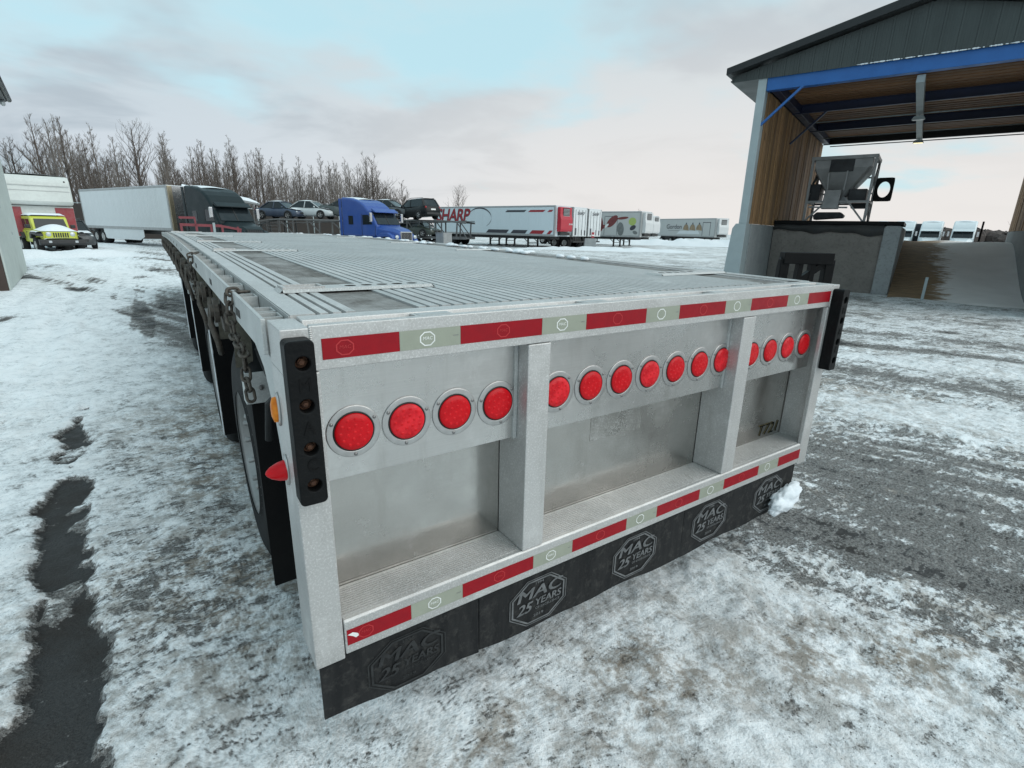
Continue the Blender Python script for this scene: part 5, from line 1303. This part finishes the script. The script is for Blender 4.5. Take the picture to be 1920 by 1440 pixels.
for s in (-1, 1):
    y0, y1 = sorted((s*.742, s*.752))
    MB().prism([(-1.72,1.20),(-1.85,1.66),(-2.42,1.66),(-2.42,1.20)], "y", y0, y1).build("side_window", M["glass"], jp)
    MB().prism([(-2.52,1.20),(-2.52,1.66),(-3.40,1.66),(-3.40,1.20)], "y", y0, y1).build("side_window", M["glass"], jp)
    d_ = MB(); d_.box(-2.475,-2.46,*sorted((s*.801,s*.806)),.62,1.12); d_.box(-1.52,-1.505,*sorted((s*.801,s*.806)),.62,1.12); d_.box(-2.40,-2.25,*sorted((s*.801,s*.82)),1.0,1.04); d_.build("door_seam", M["plastic"], jp)
    MB().prism([(-1.32,.72),(-1.22,.98),(-1.0,1.06),(-.25,1.06),(-.02,.96),(.0,.86),(-.25,.92),(-.95,.94),(-1.12,.72)], "y", s*.84-.13, s*.84+.13).build("fender", M["plastic"], jp, bevel=.02)
    MB().prism([(-3.65,.72),(-3.5,1.0),(-2.85,1.0),(-2.68,.72),(-2.85,.72),(-2.95,.92),(-3.4,.92),(-3.5,.72)], "y", s*.84-.10, s*.84+.10).build("fender", M["plastic"], jp)
    for x in (-.68, -3.16): wheel(jp, x, s*.80 + (.14 if s > 0 else -.14), .40, .26, .55, flip=(s > 0))
    MB().lathe([(.105,0),(.11,.02),(.09,.03),(.0005,.04)], (-.165,s*.47,.95), "x", 16).build("headlamp", M["headlamp"], jp, smooth=True)
    MB().box(-1.55,-1.42,*sorted((s*.80,s*1.0)),1.22,1.40).build("mirror", M["plastic"], jp, bevel=.03)
    MB().box(.10,.13,s*.52-.06,s*.52+.06,.55,.65).build("fog_lamp", M["headlamp"], jp)
    MB().box(-.25,-.06,s*.80-.10,s*.80+.10,.885,.93).build("indicator_lamp", M["headlamp"], jp)
gr = MB().box(-.185,-.150,-.60,.60,.72,1.07).build("grille_panel", YEL, jp, bevel=.02)
for k in range(7): MB().box(-.149,-.140,-.30+.092*k,-.245+.092*k,.80,1.02).build("grille_slot", M["plastic"], gr)
MB().prism([(-.12,.42),(.10,.44),(.13,.52),(.12,.70),(-.12,.72)], "y", -.92, .92).build("bumper", M["plastic"], jp, bevel=.03)
MB().box(-3.3,-.4,-.55,.55,.36,.54).build("chassis", M["dark_steel"], jp)
sn = MB()
sn.grid(lambda u, v: (-3.55+1.85*u, -.74+1.48*v, 1.805+.15*min(1,6*u*(1-u)+.35)*min(1,8*v*(1-v)+.3)), 10, 10)
sn.grid(lambda u, v: (-1.42+1.26*u, -.74+1.48*v, 1.145-.05*u+.36*math.sin(PI*min(1,u*.9+.1))**.8*math.sin(PI*v)**.9*(1-.45*u)), 12, 12)
sn.grid(lambda u, v: (-.14+.27*u, -.72+1.44*v, .715+.06*math.sin(PI*v)**.3), 3, 14)
for s in (-1, 1): sn.grid(lambda u, v, s=s: (-1.1+1.0*u, s*.84-.12+.24*v, 1.065-.03*u+.04*math.sin(PI*v)), 6, 3)
tag(sn.build("snow_cover", M["snow"], jp, smooth=True), kind="stuff")
car("suv_car", "dark car parked behind the yellow off-roader", (-4.35, 40.6, 0), 165, paint("dark_suv", (.03,.036,.04), .3, .2), 4.5, 1.85, 1.68, True)
bt = thing("box_truck", "white and red box truck with an overhanging box behind the off-roader", "truck", (-4.95, 36.4, 0), azrz(168))
OFFW = paint("off_white_box", (.60,.63,.60), .5, .35); REDP = paint("faded_red", (.30,.03,.04), .4, .2)
MB().prism([(-5,2.30),(.45,2.36),(.55,2.55),(.42,3.62),(.20,3.80),(-5,3.82)], "y", -1.35, 1.42).build("box_body", OFFW, bt, bevel=.12, seg=3)
for z in (2.75, 3.05, 3.3): MB().box(.485,.505,-1.28,1.34,z,z+.02).build("seam", M["rail_alu"], bt)
MB().box(-5,.12,-1.33,1.40,.75,2.33).build("lower_box", OFFW, bt, bevel=.03)
for y0, y1 in ((-1.32,-.72),(.62,1.39)): MB().box(.121,.135,y0,y1,.8,2.25).build("red_panel", REDP, bt)
for s in (-1,1):
    for x in (-.9,-3.9): wheel(bt, x, s*1.0+(.15 if s > 0 else -.15), .45, .28, .56, flip=(s > 0))
MB().box(-4.8,.2,-.5,.5,.45,.74).build("chassis", M["dark_steel"], bt)
MB().ball((.40,1.2,3.55),.05,8,6).build("marker_lamp", M["plastic"], bt, smooth=True)
tag(MB().grid(lambda u, v: (-4.9+5.05*u, -1.25+2.55*v, 3.82+.07*math.sin(PI*v)), 6, 8).build("snow_cover", M["snow"], bt, smooth=True), kind="stuff")
# --- red steel cart and a snow-roofed canopy
RED = simple("red_painted_steel", (.24,.05,.06), (.18,.04,.05), 5, .5, 0, .1)
rc = thing("steel_cart", "red steel equipment frame beyond the far end of the flatbed", "steel frame", (1.65, 27.6, 0), R(-8))
q = MB(); q.bar((-.75,0,1.86),(-.1,0,1.86),.06,.10); q.bar((-.12,0,1.5),(-.12,0,1.86),.06,.08); q.bar((-.75,0,1.55),(.95,0,1.52),.08,.12); q.bar((.75,0,1.55),(1.75,0,1.36),.07,.10); q.bar((1.72,0,1.38),(1.66,0,1.1),.07,.06)
q.build("upper_frame", RED, rc)
for x in (-.7, -.1, .5, .95, 1.6): MB().bar((x,0,0),(x,0,1.5),.09,.09).build("upright", RED, rc)
MB().bar((-.75,0,.9),(1.7,0,.9),.07,.09).build("cross_bar", RED, rc)
for x in (-.7,.5,1.6): MB().bar((x,-.5,.03),(x,.5,.03),.1,.06).build("foot", RED, rc)
MB().bar((.62,-.06,1.1),(.62,-.06,1.66),.10,.06).build("pale_plate", M["shed_grey"], rc)
cn = thing("canopy", "low canopy with thick snow on its sloping roof behind the dark truck", "canopy", (4.3, 46.6, 0), R(-12))
MB().sections([[(-2.0,-1.6,z+.0),(-2.0,1.6,z+.0),(-2.0,1.6,z+.1),(-2.0,-1.6,z+.1)] if False else [(x,-1.6,z),(x,1.6,z),(x,1.6,z+.10),(x,-1.6,z+.10)] for x, z in ((-1.9,4.04),(1.2,3.38),(2.9,3.08))]).build("roof", M["rail_alu"], cn)
MB().sections([[(x,-1.65,z),(x,1.65,z),(x,1.5,z+h_),(x,-1.5,z+h_)] for x, z, h_ in ((-1.95,4.13,.2),(0,3.72,.26),(1.2,3.485,.28),(2.4,3.27,.24),(2.95,3.175,.10))]).build("snow_cover", M["snow"], cn, bevel=.05)
for x, z in ((-1.7,3.96),(2.6,3.12)):
    for y in (-1.5,1.5): MB().bar((x,y,0),(x,y,z),.10,.10).build("post", M["carrier"], cn)
# --- chain fence with dark mesh
M["mesh_dark"] = simple("dark_mesh", (.030,.026,.024), (.05,.042,.037), 3, .9)
def fence(label, a, b, hgt):
    a = Vector(a); b = Vector(b); L = (b-a).length; t = thing("mesh_fence", label, "fence", (a.x,a.y,0), math.atan2(b.y-a.y, b.x-a.x))
    n = int(L/2.6); w = L/n
    pm = MB().box(.05, w-.05, -.012, .012, .1, hgt-.12).mesh("mesh_panel", M["mesh_dark"]); po = MB().tube([(0,0,0),(0,0,hgt)], .05, 8).mesh("post", M["shed_grey"], True)
    for k in range(n+1):
        link("post", po, t, (k*w, 0, 0))
        if k < n: link("mesh_panel", pm, t, (k*w, 0, 0))
    MB().tube([(0,0,hgt-.04),(L,0,hgt-.04)], .03, 6).build("top_rail", M["shed_grey"], t, smooth=True)
fence("tall dark mesh fence in front of the wood", (-12.0, 60.5), (22.0, 57.0), 3.15)
# --- barrier block with a red cone-like marker near the vans
jb = MB().prism([(-.55,0),(.55,0),(.55,.12),(.5,1.0),(-.5,1.0),(-.55,.12)], "y", -.22, .22).build("concrete_block", M["concrete_pale"], None, bevel=.03); jb.location = (33.2, 35.6, 0); jb.rotation_euler = (0,0,R(-35))
tag(jb, "pale concrete block in front of the white van trailers", "concrete block")
rm = thing("marker_sign", "small red and white marker on the concrete block", "marker", (33.35, 35.45, 1.0))
MB().box(-.15,.15,-.02,.02,.05,.55).build("board", M["ink_red"], rm); MB().box(-.12,.12,-.03,-.021,.22,.34).build("stripe", M["tape_mark_w"], rm); MB().box(-.03,.03,-.02,.02,0,.05).build("foot", M["dark_steel"], rm)

# ------------------------------------------------------------------ building edge at the far left
PALE = simple("pale_green_wall", (.47,.52,.49), (.41,.455,.43), 2.2, .7, 0, .15); BRN = simple("brown_door", (.055,.035,.028), (.04,.027,.022), 3, .7)
wb = thing("pale_building", "corner of a pale green walled building at the left edge", "building", (-3.178, 15.70, 0), math.atan2(.9954, -.0959))
# local x runs along the wall away from the viewer, local y to the left (into the building)
MB().box(0, 6.46, 0, .04, 0, 5.0).build("side_wall", PALE, wb, bevel=.02)
MB().box(.0, .10, .042, 6, 0, 5.0).build("end_wall", BRN, wb)
MB().box(6.36, 6.46, .222, 6, 0, 5.0).build("end_wall", PALE, wb)
MB().box(-.4, 6.1, -.48, 6, 5.02, 5.36).build("roof_edge", M["shed_trim"], wb, bevel=.03)
MB().box(-.38, 6.07, -.46, 6, 5.361, 5.43).build("roof_snow", M["snow"], wb, bevel=.03)
MB().tube([(-.3,-.53,5.13),(6.12,-.53,5.10)], .07, 10).build("gutter", M["shed_trim"], wb, smooth=True)
MB().tube([(5.75,-.38,4.96),(6.0,-.38,4.96)], .07, 10).build("floodlight", M["headlamp"], wb, smooth=True)
for (x, z, s) in ((2.2,1.9,.06),(4.0,1.2,.05),(3.1,2.6,.04)): MB().box(x,x+s,-.012,-.001,z,z+s*1.6).build("wall_mark", M["shed_grey"], wb)

# ------------------------------------------------------------------ the bare wood on the left and far trees
def bark(name, a, b): return simple(name, a, b, 5, .9, 0, .2)
M["bark1"] = bark("grey_brown_bark", (.13,.102,.085), (.075,.06,.052)); M["bark2"] = bark("pale_bark", (.21,.185,.165), (.13,.11,.098)); M["bark3"] = bark("dark_bark", (.075,.062,.054), (.045,.038,.034))
def tree_mesh(seed, H, crown, nb, lean=.0, up=.75, twigs=4, base=.28, bk="bark1", r0=.17):
    rq = random.Random(seed); tr_ = MB(); cr = MB()
    n = 9; pts = []; x = y = 0
    for i in range(n+1):
        t_ = i/n; x += rq.uniform(-.05,.05)*H*.06 + lean*.1; y += rq.uniform(-.05,.05)*H*.06; pts.append(Vector((x, y, H*t_)))
    rad = [r0*(1-.93*(i/n))+.012 for i in range(n+1)]
    tr_.tube(pts, rad, 7)
    def at_(t_):
        f = t_*n; i = min(n-1, int(f)); return pts[i].lerp(pts[i+1], f-i), rad[i]
    def grow(mb, p, d, L, r, lev):
        k = 3 if lev < 2 else 2; q = [p]; dd = d.copy()
        for i in range(k):
            dd = (dd + Vector((rq.uniform(-.22,.22), rq.uniform(-.22,.22), rq.uniform(.0,.22)))).normalized(); q.append(q[-1] + dd*(L/k))
        mb.tube(q, [max(.006, r*(1-.75*i/k)) for i in range(k+1)], 4 if lev == 0 else 3, False)
        if lev < 2:
            for _ in range(twigs + (1 if lev == 0 else 0)):
                t_ = rq.uniform(.25, 1.0); f = t_*k; i = min(k-1, int(f)); b_ = q[i].lerp(q[i+1], f-i)
                a = rq.uniform(0, 2*PI); side = Vector((math.cos(a), math.sin(a), rq.uniform(.1,.7)))
                grow(mb, b_, (dd*.9 + side*.75).normalized(), L*rq.uniform(.32,.55), r*.45, lev+1)
    for k in range(nb):
        t_ = base + (.985-base)*((k+rq.random())/nb); p, r = at_(t_); a = k*2.399 + rq.uniform(-.5,.5)
        L = crown*(1.15-t_)*rq.uniform(.7,1.2)/(1.15-base)
        d = Vector((math.cos(a), math.sin(a), up*rq.uniform(.7,1.3))).normalized()
        grow(cr, p, d, L, r*.42, 0)
    return tr_.mesh("trunk", M[bk], True), cr.mesh("crown", M[bk])
TM = [tree_mesh(1, 11, 3.7, 22, up=1.15, twigs=5), tree_mesh(2, 11, 2.7, 22, up=1.6, twigs=5, base=.38, bk="bark2"), tree_mesh(3, 10, 3.0, 28, up=.9, twigs=5, base=.2, bk="bark3"), tree_mesh(4, 12, 2.3, 20, up=1.8, twigs=5, base=.45, bk="bark2", r0=.13), tree_mesh(5, 10.5, 3.2, 24, up=1.3, twigs=5, base=.28), tree_mesh(6, 11.5, 4.6, 24, up=.95, base=.40, bk="bark1", r0=.22), tree_mesh(7, 9, 2.2, 40, up=.35, twigs=4, base=.12, bk="bark3", r0=.14), tree_mesh(8, 12, 1.4, 16, up=1.2, base=.5, r0=.12)]
def tree(k, x, y, s, label, group=None, rz=None, rq=random):
    t = thing("bare_tree", label, "tree", (x, y, -.1), rz if rz is not None else rq.uniform(0, 6.28), group); t.scale = (s*rq.uniform(.9,1.1),)*2 + (s,)
    link("trunk", TM[k][0], t); link("crown", TM[k][1], t); return t
def pol(az, d): return (-.2 + d*math.sin(R(az)), -1.23 + d*math.cos(R(az)))
rq = random.Random(33)
tree(5, *pol(-.15, 77), 1.02, "broad leafless tree rising highest above the white box trailer", rz=1.0, rq=rq)
tree(7, *pol(-4.9, 74), .98, "thin tall leafless tree with a bare leaning top left of the box trailer", rz=2.0, rq=rq)
tree(3, *pol(-3.0, 76), .95, "slender pale leafless tree left of the tallest one", rz=.5, rq=rq)
tree(1, *pol(-1.7, 78), .96, "upright leafless tree just left of the broadest one", rz=.2, rq=rq)
tree(5, *pol(28.2, 122), .88, "lone leafless tree standing above the lettered trailer", rz=.2, rq=rq)
tree(0, *pol(47.0, 160), .70, "far leafless tree above the lobster trailer", rz=1.4, rq=rq)
tree(4, *pol(39.8, 170), .68, "far leafless tree above the red cooling unit", rz=2.4, rq=rq)
tree(0, *pol(77.3, 120), .55, "small leafless tree beyond the right end of the ramp", rz=1.9, rq=rq)
for i in range(190):
    az = -11.5 + 34.5*((i+rq.random())/190)
    dep = rq.choice((0,0,1,2)); dd = 74 + 46*max(0,(az+2)/23.5)**1.3 + dep*9 + rq.uniform(-3,3)
    hgt = (1.0 if az < 4 else 1.06 + .012*(az-4)) * rq.choice((rq.uniform(.55,.8), rq.uniform(.7,.95), rq.uniform(.82,1.15))) * (1 - .30*max(0,(az-18.5)/4.5))
    if az < -7: hgt *= .82
    if -1.8 < az < 1.5: hgt *= .8
    k = rq.choice((2,6,6,2,0) if az < -6 and dep == 0 else (0,1,3,3,4,4,1))
    tree(k, *pol(az, dd), hgt, "bare leafless tree in the wood " + ("behind the yellow off-roader and the box truck" if az < -4.5 else "behind the white box trailer" if az < 2 else "behind the dark green truck" if az < 8 else "behind the sedans on the car carrier" if az < 15.5 else "behind and right of the blue truck's roof"), "bare trees of the wood", rq=rq)
tk = MB()                                         # undergrowth and thin stems too many to count
for i in range(3800):
    az = -12 + 33.5*rq.random(); dd = 72 + 46*max(0,(az+2)/23.5)**1.3 + 38*rq.random()**1.2
    x, y = pol(az, dd); h_ = rq.uniform(1.5, 6.5)*(.75 if rq.random() < .6 else 1.2)*(1 - .45*max(0,(az-17)/5)); a = rq.uniform(-.35,.35); b = rq.uniform(-.35,.35)
    tk.tube([(x,y,-.2),(x+a*.4,y+b*.4,h_*.5),(x+a*1.6,y+b,h_)], [.05,.035,.012], 3, False)
    for _ in range(2):
        u = rq.uniform(.3,.8); c = rq.uniform(-.8,.8); tk.tube([(x+a*u,y+b*u,h_*u),(x+a*u+c,y+b*u+rq.uniform(-.5,.5),h_*(u+.22))], [.022,.008], 3, False)
tag(tk.build("undergrowth", M["bark1"], None), "tangled bare undergrowth and saplings of the wood", "undergrowth", kind="stuff")
hd_ = MB()
for i in range(420):
    az = 66 + 13.5*rq.random(); x, y = pol(az, 330+40*rq.random()); s = rq.uniform(2.0,4.2)
    hd_.ball((x, y, s*.55), s, 7, 5, (1.5, 1.2, rq.uniform(.6,1.15)))
hd_.warp(lambda p: (p[0]+rq.uniform(-.5,.5), p[1]+rq.uniform(-.5,.5), p[2]+rq.uniform(-.6,.6)))
tag(hd_.build("far_woodland", simple("far_scrub", (.085,.066,.058), (.055,.043,.040), .8, .95), None), "low brown belt of woodland on the horizon at right", "woodland", kind="stuff")
# snow banks ploughed up in front of the parked vehicles
def bank(name, x, y, L, w, h_, rz, seed, label):
    def fn(u, v):
        a = (u-.5)*L; b = (v-.5)*w
        nn = float(fbm(np.array([u*L*1.1+seed]), np.array([v*w*1.3]), seed, 4))
        return (a, b, h_*math.sin(PI*u)**.5*math.sin(PI*v)**1.3*(.4+1.1*nn) - .03)
    o = MB().grid(fn, 60, 16).build(name, M["snow_pack"], None, smooth=True); o.location = (x, y, 0); o.rotation_euler = (0,0,rz); tag(o, label, "snow bank"); return o
bank("snow_bank", -3.9, 30.6, 7, 2.0, .38, R(4), 3, "low ridge of ploughed snow in front of the yellow off-roader")
bank("snow_bank", 33.0, 33.6, 16, 2.2, .35, R(-40), 4, "ploughed snow ridge in front of the white van trailers")
bank("snow_bank", 62, 44, 34, 4, .9, R(-48), 5, "broad snow bank in front of the farthest trailer")
